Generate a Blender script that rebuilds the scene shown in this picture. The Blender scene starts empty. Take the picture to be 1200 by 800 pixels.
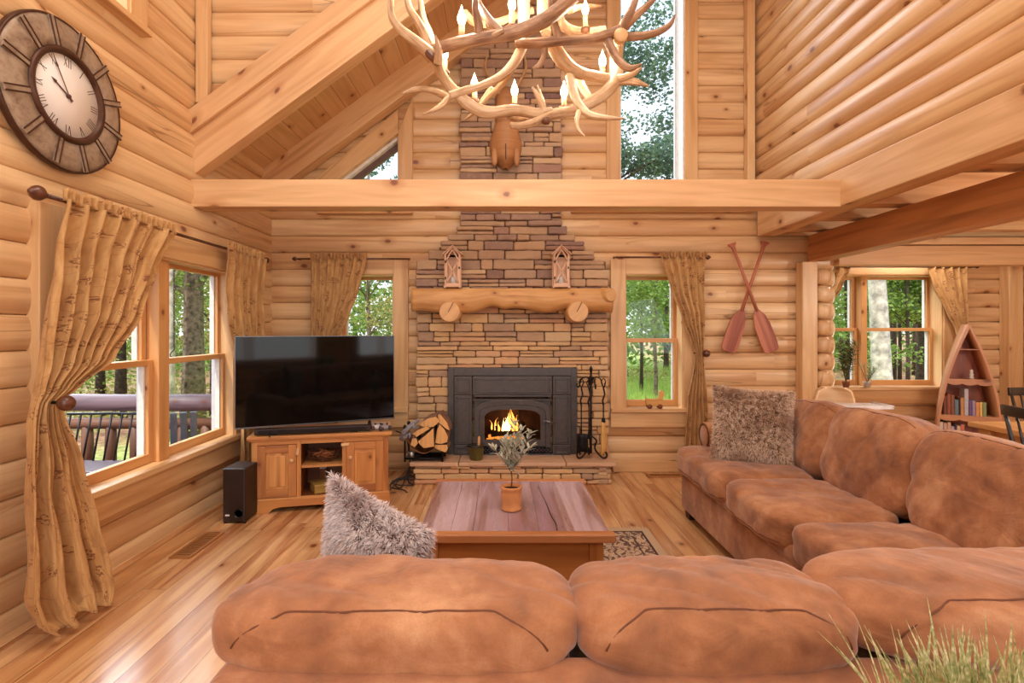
import bpy, bmesh, math, random
from mathutils import Vector, Matrix, Euler, noise
R = random.Random(11)
PI = math.pi
SC = bpy.context.scene
COL = SC.collection
F, CX, CY, H = 610.0, 587.0, 386.0, 1.40
V = Vector

def at(px, py, Y):
    """pixel + real distance -> point in the room (metres)"""
    return V(((px - CX) / F * Y, Y, H - (py - CY) / F * Y))

def rotz(a): return Matrix.Rotation(a, 3, 'Z')
def rotx(a): return Matrix.Rotation(a, 3, 'X')
def roty(a): return Matrix.Rotation(a, 3, 'Y')
def lerp(a, b, t): return a + (b - a) * t
def clamp(x, a=0., b=1.): return max(a, min(b, x))

def srgb(r, g, b):
    f = lambda c: (c / 255 / 12.92) if c / 255 <= .04045 else ((c / 255 + .055) / 1.055) ** 2.4
    return (f(r), f(g), f(b), 1.0)

# ------------------------------------------------------------------ mesh builder
class MB:
    def __init__(s):
        s.v = []; s.f = []; s.uv = []; s.sm = []; s.mi = []
    def add(s, pts):
        n = len(s.v); s.v.extend([tuple(p) for p in pts]); return n
    def face(s, idx, uvs, smooth=False, mi=0):
        s.f.append(tuple(idx)); s.uv.append(uvs); s.sm.append(smooth); s.mi.append(mi)
    def box(s, c, d, rot=None, g=None, mi=0, taper=None):
        c = V(c); hx, hy, hz = d[0] / 2, d[1] / 2, d[2] / 2
        if g is None: g = max(range(3), key=lambda i: d[i])
        loc = []
        for z in (-1, 1):
            t = taper if (taper and z > 0) else 1
            for y in (-1, 1):
                for x in (-1, 1):
                    loc.append(V((x * hx * t, y * hy * t, z * hz)))
        ru, rv = R.uniform(0, 60), R.uniform(0, 60)
        n = s.add([c + (rot @ p if rot else p) for p in loc])
        for q, ax in (((0, 2, 3, 1), 2), ((4, 5, 7, 6), 2), ((0, 1, 5, 4), 1), ((2, 6, 7, 3), 1), ((0, 4, 6, 2), 0), ((1, 3, 7, 5), 0)):
            o = [a for a in range(3) if a != ax]
            if g in o: ua = g; va = [a for a in o if a != g][0]
            else: ua, va = o
            s.face([n + i for i in q], [(loc[i][ua] + ru, loc[i][va] + rv + ax * .37) for i in q], False, mi)
    def hexa(s, p8, mi=0):
        """p8: bottom 4 (ccw) then top 4"""
        n = s.add(p8); ru, rv = R.uniform(0, 60), R.uniform(0, 60)
        for q in ((3, 2, 1, 0), (4, 5, 6, 7), (0, 1, 5, 4), (1, 2, 6, 5), (2, 3, 7, 6), (3, 0, 4, 7)):
            a = V(p8[q[0]]); b = V(p8[q[1]]); d = V(p8[q[3]])
            lu, lv = (b - a).length, (d - a).length
            uv = [(0, 0), (lu, 0), (lu, lv), (0, lv)]
            if lv > lu: uv = [(y, x) for x, y in uv]
            s.face([n + i for i in q], [(x + ru, y + rv) for x, y in uv], False, mi)
    def prism(s, poly, off, g=None, mi=0, smooth_side=False):
        """poly: list of 3d points (planar), extruded by vector off"""
        off = V(off); k = len(poly); P = [V(p) for p in poly]
        ru, rv = R.uniform(0, 60), R.uniform(0, 60)
        nrm = V((0, 0, 0))
        for i in range(k): nrm += (P[i] - P[0]).cross(P[(i + 1) % k] - P[0])
        nrm.normalize()
        ga = V(g) if g is not None else max(((P[(i + 1) % k] - P[i]) for i in range(k)), key=lambda e: e.length)
        ga = (ga - nrm * ga.dot(nrm)); ga = ga.normalized() if ga.length > 1e-6 else nrm.orthogonal().normalized()
        gb = nrm.cross(ga)
        n = s.add(P); m = s.add([p + off for p in P])
        uv = [(p.dot(ga) + ru, p.dot(gb) + rv) for p in P]
        fl = nrm.dot(off) > 0
        s.face([n + i for i in (range(k - 1, -1, -1) if fl else range(k))], [uv[i] for i in (range(k - 1, -1, -1) if fl else range(k))], False, mi)
        s.face([m + i for i in (range(k) if fl else range(k - 1, -1, -1))], [uv[i] for i in (range(k) if fl else range(k - 1, -1, -1))], False, mi)
        l = off.length; acc = 0
        for i in range(k):
            j = (i + 1) % k; e = (P[j] - P[i]).length
            q = [n + i, n + j, m + j, m + i]; u = [(acc + ru, rv), (acc + e + ru, rv), (acc + e + ru, l + rv), (acc + ru, l + rv)]
            if not fl: q.reverse(); u.reverse()
            s.face(q, u, smooth_side, mi); acc += e
    def tube(s, path, rad, n=10, cap=True, mi=0, smooth=True, closed=False, flat=1.0, up=None):
        P = [V(p) for p in path]; k = len(P)
        if not hasattr(rad, '__len__'): rad = [rad] * k
        ru, rv = R.uniform(0, 60), R.uniform(0, 60)
        T = []
        for i in range(k):
            a = P[(i - 1) % k] if closed else P[max(i - 1, 0)]; b = P[(i + 1) % k] if closed else P[min(i + 1, k - 1)]
            t = b - a; T.append(t.normalized() if t.length > 1e-9 else V((0, 0, 1)))
        nr = (V(up) - T[0] * V(up).dot(T[0])).normalized() if up is not None else T[0].orthogonal().normalized()
        rows = []; acc = 0
        for i in range(k):
            if i:
                ax = T[i - 1].cross(T[i])
                if ax.length > 1e-8: nr = Matrix.Rotation(T[i - 1].angle(T[i]), 3, ax.normalized()) @ nr
                acc += (P[i] - P[i - 1]).length
            nr = (nr - T[i] * nr.dot(T[i])).normalized(); bn = T[i].cross(nr)
            rows.append((s.add([P[i] + nr * (math.cos(2 * PI * j / n) * rad[i]) + bn * (math.sin(2 * PI * j / n) * rad[i] * flat) for j in range(n)]), acc))
        rm = sum(rad) / k
        for i in range(k if closed else k - 1):
            (a, ua), (b, ub) = rows[i], rows[(i + 1) % k]
            if closed and i == k - 1: ub = ua + (P[0] - P[-1]).length
            for j in range(n):
                j2 = (j + 1) % n; v0 = rv + 2 * PI * rm * j / n; v1 = rv + 2 * PI * rm * (j + 1) / n
                s.face([a + j, a + j2, b + j2, b + j], [(ua + ru, v0), (ua + ru, v1), (ub + ru, v1), (ub + ru, v0)], smooth, mi)
        if cap and not closed:
            for (a, _), r, rev in ((rows[0], rad[0], True), (rows[-1], rad[-1], False)):
                q = list(range(n)); q = q[::-1] if rev else q
                s.face([a + j for j in q], [(math.cos(2 * PI * j / n) * r + ru, math.sin(2 * PI * j / n) * r + rv) for j in q], False, mi)
    def lathe(s, prof, n=24, c=(0, 0, 0), rot=None, mi=0, smooth=True):
        c = V(c); rows = []; acc = 0; ru, rv = R.uniform(0, 60), R.uniform(0, 60)
        for i, (r, z) in enumerate(prof):
            if i: acc += math.hypot(r - prof[i - 1][0], z - prof[i - 1][1])
            pts = [V((math.cos(2 * PI * j / n) * r, math.sin(2 * PI * j / n) * r, z)) for j in range(n)]
            rows.append((s.add([c + (rot @ p if rot else p) for p in pts]), acc, r))
        for i in range(len(rows) - 1):
            (a, ua, ra), (b, ub, rb) = rows[i], rows[i + 1]; rm = max(ra, rb)
            for j in range(n):
                j2 = (j + 1) % n; v0 = 2 * PI * rm * j / n + rv; v1 = 2 * PI * rm * (j + 1) / n + rv
                s.face([a + j, a + j2, b + j2, b + j], [(v0, ua + ru), (v1, ua + ru), (v1, ub + ru), (v0, ub + ru)], smooth, mi)
        for (a, _, r), rev in ((rows[0], True), (rows[-1], False)):
            if r > 1e-5:
                q = list(range(n)); q = q[::-1] if rev else q
                s.face([a + j for j in q], [(math.cos(2 * PI * j / n) * r + ru, math.sin(2 * PI * j / n) * r + rv) for j in q], False, mi)
    def sheet(s, grid, smooth=True, mi=0, scale=1.0):
        rows = [s.add(r) for r in grid]; m = len(grid[0]); ru, rv = R.uniform(0, 60), R.uniform(0, 60)
        # arc length of the middle lines
        uu = [0]; mid = grid[len(grid) // 2]
        for j in range(1, m): uu.append(uu[-1] + (V(mid[j]) - V(mid[j - 1])).length)
        vv = [0]
        for i in range(1, len(grid)): vv.append(vv[-1] + (V(grid[i][m // 2]) - V(grid[i - 1][m // 2])).length)
        for i in range(len(grid) - 1):
            for j in range(m - 1):
                s.face([rows[i] + j, rows[i] + j + 1, rows[i + 1] + j + 1, rows[i + 1] + j],
                       [(uu[j] * scale + ru, vv[i] + rv), (uu[j + 1] * scale + ru, vv[i] + rv), (uu[j + 1] * scale + ru, vv[i + 1] + rv), (uu[j] * scale + ru, vv[i + 1] + rv)], smooth, mi)
    def cushion(s, c, d, k=4.0, n=14, rot=None, wr=0.0, seed=0, puff=0.0, ws=5.0, fn=None):
        """rounded box of size d; returns function mapping cube point to surface"""
        c = V(c); off = V((seed * 7.3, seed * 3.1, seed * 1.7))
        def m(p):
            if isinstance(k, tuple):
                q = V(p)
            nm = (abs(p[0]) ** k + abs(p[1]) ** k + abs(p[2]) ** k) ** (1 / k)
            q = V((p[0] / nm * d[0] / 2, p[1] / nm * d[1] / 2, p[2] / nm * d[2] / 2))
            nn = V((q.x / (d[0] / 2) ** 2, q.y / (d[1] / 2) ** 2, q.z / (d[2] / 2) ** 2)).normalized()
            if puff: q += nn * puff * (1 - max(abs(p[0]), abs(p[1]), abs(p[2])) * 0) * (1 - abs(p[0] * p[0] * .5)) * .5
            if wr:
                w = noise.noise(V((q.x * ws * .5, q.y * ws * 1.6, q.z * ws * 1.6)) + off) + .5 * noise.noise(V((q.x * ws * 2.2, q.y * ws * 2.4, q.z * ws * 2.4)) + off)
                w2 = 1 - abs(noise.noise(V((q.x * ws * 1.5 + q.z * 3, q.y * ws, q.z * ws * .7)) + off)) * 4
                w3 = 1 - abs(noise.noise(V(((q.x * .8 + q.y * 1.5 + q.z) * ws * 1.5, (q.x - q.y) * ws * .3, q.z * ws * .4)) + off)) * 5
                q += nn * wr * (w - .5 * max(0, w2) - .75 * max(0, w3))
            if fn: q = fn(q)
            return c + (rot @ q if rot else q)
        cache = {}; ru, rv = R.uniform(0, 60), R.uniform(0, 60)
        def vid(p):
            key = (round(p[0], 4), round(p[1], 4), round(p[2], 4))
            if key not in cache: cache[key] = s.add([m(p)])
            return cache[key]
        # even out the spacing towards the edges
        T = [math.tan(lerp(-1, 1, i / n) * PI / 4) for i in range(n + 1)]; T[0], T[-1] = -1.0, 1.0
        for ax in range(3):
            for sg in (-1, 1):
                a, b = (ax + 1) % 3, (ax + 2) % 3
                for i in range(n):
                    for j in range(n):
                        q = []; uv = []
                        for (ii, jj) in ((i, j), (i + 1, j), (i + 1, j + 1), (i, j + 1)):
                            p = [0, 0, 0]; p[ax] = sg; p[a] = T[ii]; p[b] = T[jj]
                            q.append(vid(p)); uv.append((T[ii] * d[a] / 2 + ru, T[jj] * d[b] / 2 + rv))
                        if sg < 0: q.reverse(); uv.reverse()
                        s.face(q, uv, True)
        return m
    def build(s, name, mat, parent=None, bevel=0, seg=2, solid=0, sub=0, loc=None, rz=0, sharp=None):
        me = bpy.data.meshes.new(name)
        me.from_pydata(s.v, [], s.f)
        uvl = me.uv_layers.new(name='UVMap')
        flat = [c for f in s.uv for uv in f for c in uv]
        uvl.data.foreach_set('uv', flat)
        me.polygons.foreach_set('use_smooth', s.sm)
        me.polygons.foreach_set('material_index', s.mi)
        for m in (mat if isinstance(mat, (list, tuple)) else [mat]): me.materials.append(m)
        me.update()
        o = bpy.data.objects.new(name, me); COL.objects.link(o)
        if parent is not None: o.parent = parent
        if loc is not None: o.location = loc
        if rz: o.rotation_euler = (0, 0, rz)
        if sharp: me.set_sharp_from_angle(angle=sharp)
        if sub:
            md = o.modifiers.new('sub', 'SUBSURF'); md.levels = sub; md.render_levels = sub
        if solid:
            md = o.modifiers.new('sol', 'SOLIDIFY'); md.thickness = solid; md.offset = 0
        if bevel:
            md = o.modifiers.new('bev', 'BEVEL'); md.width = bevel; md.segments = seg; md.limit_method = 'ANGLE'; md.angle_limit = .6
        return o

def tag(o, label, cat, group=None, kind=None):
    o['label'] = label; o['category'] = cat
    if group: o['group'] = group
    if kind: o['kind'] = kind
    return o
def thing(name, label, cat, loc=(0, 0, 0), rz=0, group=None, rot=None):
    o = bpy.data.objects.new(name, None); COL.objects.link(o)
    o.empty_display_size = .1
    o.location = loc; o.rotation_euler = rot if rot else (0, 0, rz)
    return tag(o, label, cat, group)
def struct(o): o['kind'] = 'structure'; return o
def sempty(name, loc=(0, 0, 0), rz=0):
    o = bpy.data.objects.new(name, None); COL.objects.link(o); o.location = loc; o.rotation_euler = (0, 0, rz); return struct(o)
def dup(root, loc=None, rz=None, label=None, group=None):
    r = root.copy(); COL.objects.link(r)
    if loc is not None: r.location = loc
    if rz is not None: r.rotation_euler = (0, 0, rz)
    if label: r['label'] = label
    if group: r['group'] = group
    for ch in list(root.children):
        c = ch.copy(); COL.objects.link(c); c.parent = r
        for g in ch.children:
            d = g.copy(); COL.objects.link(d); d.parent = c
    return r
def smooth_path(pts, n=6):
    """Catmull-Rom through points (Vectors of any size given as tuples)"""
    P = [tuple(p) for p in pts]; out = []
    for i in range(len(P) - 1):
        p0, p1, p2, p3 = P[max(i - 1, 0)], P[i], P[i + 1], P[min(i + 2, len(P) - 1)]
        for k in range(n):
            t = k / n
            out.append(tuple(.5 * (2 * b + (c - a) * t + (2 * a - 5 * b + 4 * c - d) * t * t + (3 * b - a - 3 * c + d) * t ** 3) for a, b, c, d in zip(p0, p1, p2, p3)))
    out.append(P[-1]); return out
def keyed(keys, t):
    """piecewise smooth interpolation of tuples keyed by first entry (descending or ascending)"""
    ks = sorted(keys)
    if t <= ks[0][0]: return ks[0][1:]
    if t >= ks[-1][0]: return ks[-1][1:]
    for a, b in zip(ks, ks[1:]):
        if a[0] <= t <= b[0]:
            f = (t - a[0]) / (b[0] - a[0]); f = f * f * (3 - 2 * f) * .5 + f * .5
            return tuple(lerp(x, y, f) for x, y in zip(a[1:], b[1:]))

# ------------------------------------------------------------------ materials
class NT:
    def __init__(s, name):
        s.m = bpy.data.materials.new(name); s.m.use_nodes = True; s.t = s.m.node_tree; s.t.nodes.clear()
        s.out = s.t.nodes.new('ShaderNodeOutputMaterial')
    def n(s, typ, ins=None, **pr):
        nd = s.t.nodes.new('ShaderNode' + typ)
        for k, v in pr.items(): setattr(nd, k, v)
        for k, v in (ins or {}).items(): s.set(nd, k, v)
        return nd
    def set(s, nd, k, v):
        i = nd.inputs[k]
        if hasattr(v, 'outputs'): v = v.outputs[0]
        if isinstance(v, bpy.types.NodeSocket): s.t.links.new(v, i)
        elif isinstance(v, (tuple, list)) and hasattr(i, 'default_value') and hasattr(i.default_value, '__len__'):
            i.default_value = v if len(v) == len(i.default_value) else tuple(v)[:len(i.default_value)]
        else: i.default_value = v
    def math(s, op, a, b=0.0, c=0.0):
        nd = s.n('Math', operation=op)
        s.set(nd, 0, a); s.set(nd, 1, b)
        if len(nd.inputs) > 2: s.set(nd, 2, c)
        return nd.outputs[0]
    def mix(s, f, a, b, bt='MIX'):
        nd = s.n('Mix', data_type='RGBA', blend_type=bt)
        s.set(nd, 0, f); s.set(nd, 6, a); s.set(nd, 7, b); return nd.outputs[2]
    def ramp(s, f, stops, interp='LINEAR'):
        nd = s.n('ValToRGB'); nd.color_ramp.interpolation = interp; e = nd.color_ramp.elements
        while len(e) < len(stops): e.new(.5)
        for i, (p, c) in enumerate(stops): e[i].position = p; e[i].color = c
        s.set(nd, 0, f); return nd.outputs[0]
    def mrange(s, v, a, b, c, d):
        nd = s.n('MapRange', clamp=True); s.set(nd, 0, v); s.set(nd, 1, a); s.set(nd, 2, b); s.set(nd, 3, c); s.set(nd, 4, d); return nd.outputs[0]
    def mapping(s, vec, scale, loc=(0, 0, 0)):
        nd = s.n('Mapping'); s.set(nd, 0, vec); s.set(nd, 3, scale); s.set(nd, 1, loc); return nd.outputs[0]
    def noise(s, vec, scale=1, detail=3, rough=.5, dist=0, out=0):
        nd = s.n('TexNoise'); s.set(nd, 'Vector', vec); s.set(nd, 'Scale', scale); s.set(nd, 'Detail', detail); s.set(nd, 'Roughness', rough); s.set(nd, 'Distortion', dist)
        return nd.outputs[out]
    def uv(s): return s.n('UVMap', uv_map='UVMap').outputs[0]
    def obj(s): return s.n('TexCoord').outputs['Object']
    def bump(s, h, st=.3, d=.01, nrm=None):
        nd = s.n('Bump', {'Strength': st, 'Distance': d, 'Height': h})
        if nrm is not None: s.set(nd, 'Normal', nrm)
        return nd.outputs[0]
    def bsdf(s, **k):
        nd = s.n('BsdfPrincipled')
        for a, v in k.items(): s.set(nd, a.replace('_', ' '), v)
        s.t.links.new(nd.outputs[0], s.out.inputs[0]); return nd
    def shader(s, sh): s.t.links.new(sh.outputs[0] if hasattr(sh, 'outputs') else sh, s.out.inputs[0])

def wood(name, light, mid, dark, knotc=(116, 58, 28), rough=.42, knots=.3, streak=.5, var=.5, ks=4.0, coat=0.0, fine=22, bumps=.12, checks=0):
    t = NT(name); uv = t.uv()
    g = t.noise(t.mapping(uv, (1.3, fine, 1)), 1, 5, .6, .6)
    band = t.noise(t.mapping(uv, (.55, 9, 1)), 1, 2, .5, .9)
    tone = t.noise(t.mapping(uv, (.35, .5, 1)), 1, 1, .5)
    # growth-ring cathedrals
    sx = t.n('SeparateXYZ', {0: uv})
    ph = t.math('MULTIPLY', t.noise(t.mapping(uv, (.5, 3.2, 1)), 1, 2, .5), 26)
    ring = t.math('SINE', ph)
    ring = t.mrange(ring, .2, 1, 0, 1)
    col = t.ramp(t.mrange(tone, .5 - .35 * max(var, .2), .5 + .35 * max(var, .2), 0, 1), [(0, srgb(*mid)), (1, srgb(*light))])
    col = t.mix(t.math('MULTIPLY', t.mrange(band, .50, .72, 0, 1), streak), col, srgb(*dark))
    col = t.mix(t.math('MULTIPLY', ring, .28 * streak + .03), col, srgb(*dark))
    col = t.mix(t.math('MULTIPLY', t.mrange(g, .45, .75, 0, 1), .35 * streak + .08), col, srgb(*dark))
    vo = t.n('TexVoronoi', {'Vector': t.mapping(uv, (ks * .75, ks, 1)), 'Scale': 1.0}, voronoi_dimensions='2D')
    vd = t.math('ADD', vo.outputs['Distance'], t.math('MULTIPLY', t.math('SUBTRACT', t.noise(uv, 60, 1), .5), .03))
    gate = t.n('SeparateColor', {0: vo.outputs['Color']})
    on = t.math('LESS_THAN', gate.outputs[0], knots)
    rad = t.math('MULTIPLY_ADD', gate.outputs[1], .065, .04)
    core = t.math('MULTIPLY', t.mrange(t.math('DIVIDE', vd, rad), .6, 1.15, 1, 0), on)
    halo = t.math('MULTIPLY', t.mrange(t.math('DIVIDE', vd, rad), 1.0, 3.2, .55, 0), on)
    col = t.mix(halo, col, srgb(*dark)); col = t.mix(t.math('MULTIPLY', core, .85), col, srgb(*knotc))
    if checks:
        ck = t.noise(t.mapping(uv, (.45, 5.5, 1)), 1, 2, .4); cg = t.noise(t.mapping(uv, (.6, 1.3, 1), (7, 3, 0)), 1, 1)
        ck = t.math('MULTIPLY', t.mrange(t.math('ABSOLUTE', t.math('SUBTRACT', ck, .5)), .002, .007, 1, 0), t.mrange(cg, .56, .62, 0, checks))
        col = t.mix(ck, col, srgb(112, 62, 32))
    b = t.bump(g, bumps, .003)
    t.bsdf(Base_Color=col, Roughness=t.mrange(g, .3, .8, rough - .06, rough + .1), Normal=b, Coat_Weight=coat, Coat_Roughness=.18)
    return t.m
def plain(name, c, rough=.5, metal=0., var=.12, scale=20, bump=0., coat=0, spec=.5, sheen=0):
    t = NT(name); o = t.obj(); f = t.noise(o, scale, 4, .6)
    c1 = srgb(*c); c0 = tuple(x * (1 - var * 1.6) for x in c1[:3]) + (1,); c2 = tuple(min(1, x * (1 + var)) for x in c1[:3]) + (1,)
    k = dict(Base_Color=t.ramp(f, [(.25, c0), (.75, c2)]), Roughness=t.mrange(f, .2, .8, max(.02, rough - .06), min(1, rough + .08)), Metallic=metal, Coat_Weight=coat, Specular_IOR_Level=spec)
    if sheen: k['Sheen_Weight'] = sheen
    if bump: k['Normal'] = t.bump(f, bump, .004)
    t.bsdf(**k); return t.m
def emit(name, c, st):
    t = NT(name); e = t.n('Emission', {'Color': c, 'Strength': st}); t.shader(e); return t.m
def glassm(name, tint=(1, 1, 1, 1), refl=.9):
    t = NT(name)
    fr = t.n('LayerWeight', {'Blend': .5})
    fr = t.math('MULTIPLY_ADD', t.math('POWER', fr.outputs['Facing'], 5), .45, .012)
    mx = t.n('MixShader', {0: t.math('MULTIPLY', fr, refl), 1: t.n('BsdfTransparent', {0: tint}).outputs[0], 2: t.n('BsdfGlossy', {'Color': (1, 1, 1, 1), 'Roughness': .02}).outputs[0]})
    t.shader(mx); return t.m
def leafm(name, stops, scale=1.3, tr=.45, rough=.5):
    t = NT(name); o = t.obj()
    f = t.noise(o, scale, 3, .7); f2 = t.noise(o, scale * 9, 1, .5)
    c = t.ramp(t.math('MULTIPLY_ADD', f2, .5, t.math('MULTIPLY', f, .5)), [(p, srgb(*k)) for p, k in stops])
    a = t.n('BsdfPrincipled', {'Base Color': c, 'Roughness': rough}); b = t.n('BsdfTranslucent', {0: c})
    t.shader(t.n('MixShader', {0: tr, 1: a.outputs[0], 2: b.outputs[0]})); return t.m
# ------------------------------------------------------------------ wood kinds
M = {}
M['log'] = wood('pine_log', (235, 200, 152), (219, 175, 125), (176, 118, 70), knots=.24, streak=.6, var=.42, ks=3.6, rough=.36, checks=.5)
M['casing'] = wood('pine_casing', (234, 197, 146), (219, 173, 120), (182, 126, 74), knots=.2, streak=.6, ks=4.2, rough=.36)
M['sash'] = wood('pine_sash', (226, 172, 112), (212, 156, 98), (186, 122, 68), knots=.05, streak=.5, rough=.36)
M['beam'] = wood('pine_beam', (231, 192, 144), (216, 168, 118), (178, 120, 70), knots=.3, streak=.6, ks=3.0, rough=.42)
M['darkbeam'] = wood('fir_beam', (204, 142, 86), (188, 122, 68), (140, 82, 42), knots=.16, streak=.8, ks=3.0, rough=.42)
M['ceil'] = wood('pine_ceiling', (229, 190, 142), (212, 164, 114), (178, 120, 72), knots=.25, streak=.5, ks=4, rough=.45)
M['floor'] = wood('pine_floor', (234, 192, 140), (214, 162, 106), (162, 96, 50), knotc=(110, 50, 24), knots=.26, streak=1.15, var=.42, ks=3.2, rough=.24, coat=.45, fine=26)
M['clad'] = plain('pale_cladding', (204, 206, 212), .45)
M['white'] = plain('white_paint', (226, 222, 216), .45)
M['iron'] = plain('black_iron', (34, 31, 32), .45, .6, .2, 40, .1)
M['bronze'] = plain('brown_resin', (96, 52, 32), .35, 0, .5, 40, .2, coat=.3)
M['glass'] = glassm('window_glass')
M['gap'] = plain('dark_gap', (84, 50, 26), .8)

# ------------------------------------------------------------------ log walls
PITCH = .166
def logwall(name, axis, pos, sgn, a0, a1, z0, z1, openings=(), mat=None, bulge=.032, pitch=PITCH, zoff=0.0, right=None, seglen=(2.2, 4.2)):
    """axis 'x': wall along X at y=pos bulging to sgn*Y; axis 'y': wall along Y at x=pos.
    openings: (a0,a1,z0,z1); right: function z -> right limit of the wall."""
    mb = MB(); c = pitch; Rr = (c * c / 4 + bulge * bulge) / (2 * bulge)
    k0 = math.floor((z0 - zoff) / pitch); k1 = math.ceil((z1 - zoff) / pitch)
    lim = right or (lambda z: a1)
    for k in range(k0, k1):
        zb, zt = zoff + k * pitch, zoff + (k + 1) * pitch
        zs = [zb + c * q for q in (0, .015, .06, .13, .22, .34, .5, .66, .78, .87, .94, .985, 1)]
        for o in openings:
            for e in (o[2], o[3]):
                if zb < e < zt: zs.append(e)
        for e in (z0, z1):
            if zb < e < zt: zs.append(e)
        zs = sorted(set(round(z, 5) for z in zs if z0 - 1e-6 <= z <= z1 + 1e-6))
        # butt joints of this row
        cuts = []; x = a0 + R.uniform(.4, 3.6)
        while x < a1: cuts.append(x); x += R.uniform(*seglen)
        ends = [a0] + cuts + [a1]
        offs = [(R.uniform(0, 90), R.uniform(0, 90)) for _ in ends]
        pass
        cache = {}
        def vid(a, z, sg):
            key = (round(a, 4), round(z, 5), sg)
            if key not in cache:
                t = (z - (zb + zt) / 2); d = bulge * max(0, 1 - abs(2 * t / c) ** 2.3) ** .62 - (.012 if abs(2 * t / c) > .995 else 0)
                p = pos + sgn * d
                cache[key] = mb.add([(a, p, z) if axis == 'x' else (p, a, z)])
            return cache[key]
        for za, zc in zip(zs, zs[1:]):
            zm = (za + zc) / 2
            iv = [(a0, a1)]
            for o in openings:
                if o[2] < zm < o[3]:
                    nv = []
                    for p, q in iv:
                        if o[1] <= p or o[0] >= q: nv.append((p, q)); continue
                        if p < o[0]: nv.append((p, o[0]))
                        if q > o[1]: nv.append((o[1], q))
                    iv = nv
            for sg in range(len(ends) - 1):
                for p, q in iv:
                    l, r = max(p, ends[sg]), min(q, ends[sg + 1])
                    if r - l < 1e-4: continue
                    ra = min(r, lim(za)); rc = min(r, lim(zc))
                    la, lc = min(l, ra), min(l, rc)
                    if ra - la < 1e-4 and rc - lc < 1e-4: continue
                    e0 = 0
                    q4 = [(la + e0, za), (ra, za), (rc, zc), (lc + e0, zc)]
                    ids = [vid(a, z, sg) for a, z in q4]
                    uvs = [(a + offs[sg][0], (z - zb) * 1.25 + offs[sg][1]) for a, z in q4]
                    if (axis == 'x') == (sgn > 0): ids.reverse(); uvs.reverse()
                    mb.face(ids, uvs, True)
    o = mb.build(name, mat or M['log'])
    return struct(o)

WX, WY = -2.295, 5.19           # seam planes of the left and the back wall
RX = 2.53                      # seam plane of the loft wall
slope = .735
zb_ = lambda x: 2.59 + slope * (x + 2.227)      # underside of the rafters

# openings
WL = (2.66, 4.38, .52, 1.88)
WB1 = (-1.63, -1.058, .627, 1.946)
WB2 = (1.226, 1.80, .627, 1.946)
WUP = (1.175, 1.81, 2.66, 5.6)
WLU = (2.0, 3.14, 3.28, 4.6)
logwall('wall_left', 'y', WX, 1, -2.6, 5.19, 0, 5.4, [WL, WLU], zoff=.095 - .172, pitch=.172, bulge=.026)
# the small sloped window is cut with steps hidden behind its casing
tri = []
for i in range(20):
    z = 2.66 + i * .05; xl = -1.553 + (z - 2.90) / .77
    if xl < -1.05: tri.append((xl - .07, -1.01, z, z + .05))
logwall('wall_back', 'x', WY, -1, -2.40, 3.30, 0, 6.4, [WB1, WB2, WUP, (-.24, .46, .26, .80)] + tri, zoff=.008)
logwall('wall_back.001', 'x', WY, -1, 3.30, 6.4, 2.2, 2.62)
logwall('wall_loft', 'y', RX, -1, -2.6, 5.19, 2.58, 6.4, zoff=-.07, bulge=.034)
logwall('wall_dormer', 'x', 3.96, -1, -2.40, 2.5, 2.6, 6.0, zoff=.03, pitch=.18, right=lambda z: -2.227 + (z - 2.80) / slope)
logwall('wall_bay', 'x', 6.14, -1, 3.30, 6.05, 0, 2.6, [(3.45, 5.17, .735, 2.04)])
logwall('wall_right', 'y', 6.05, -1, -2.6, 6.14, 0, 2.6)
logwall('wall_bay_side', 'y', 3.30, 1, 5.19, 6.14, 0, 2.6)
logwall('wall_front', 'x', -2.6, 1, -2.40, 6.05, 0, 6.4, [(-1.9, 2.2, .75, 2.3), (-1.9, 2.2, 2.7, 5.2), (3.2, 5.6, .75, 2.2)])

# log ends at the end of the back wall (beside the passage to the bay)
mb = MB()
for k in range(15):
    z = .008 + (k + .5) * PITCH
    if z < 2.02: mb.cushion((3.145, 5.13, z), (.15, .19, .158), k=3.6, n=5)
struct(mb.build('trim_1', M['log']))

# floor: boards along Y
def boards(name, x0, x1, y0, y1, w, z, mat, zfun=None):
    mb = MB(); x = x0
    while x < x1:
        y = y0 - R.uniform(0, 2)
        while y < y1:
            l = R.uniform(1.6, 3.6); a, b = max(y, y0), min(y + l, y1); y += l
            if b - a < .01: continue
            e = .0012; dz = R.uniform(-.0006, .0006); ru, rv = R.uniform(0, 90), R.uniform(0, 90)
            zf = zfun or (lambda xx: z)
            p = [(x + e, a + e, zf(x + e) + dz), (x + w - e, a + e, zf(x + w - e) + dz), (x + w - e, b - e, zf(x + w - e) + dz), (x + e, b - e, zf(x + e) + dz)]
            n = mb.add(p); mb.face([n, n + 1, n + 2, n + 3], [(a + ru, rv), (a + ru, w + rv), (b + ru, w + rv), (b + ru, rv)])
        x += w
    return mb, name, mat
mb, _, _ = boards('floor', -2.6, 6.2, -2.7, 6.3, .133, 0, None)
fl = struct(mb.build('floor', M['floor']))
sub = MB(); sub.box((1.8, 1.8, -.06), (8.8, 9.0, .11), g=1)
sb = sub.build('subfloor', M['gap'], fl)

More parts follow.
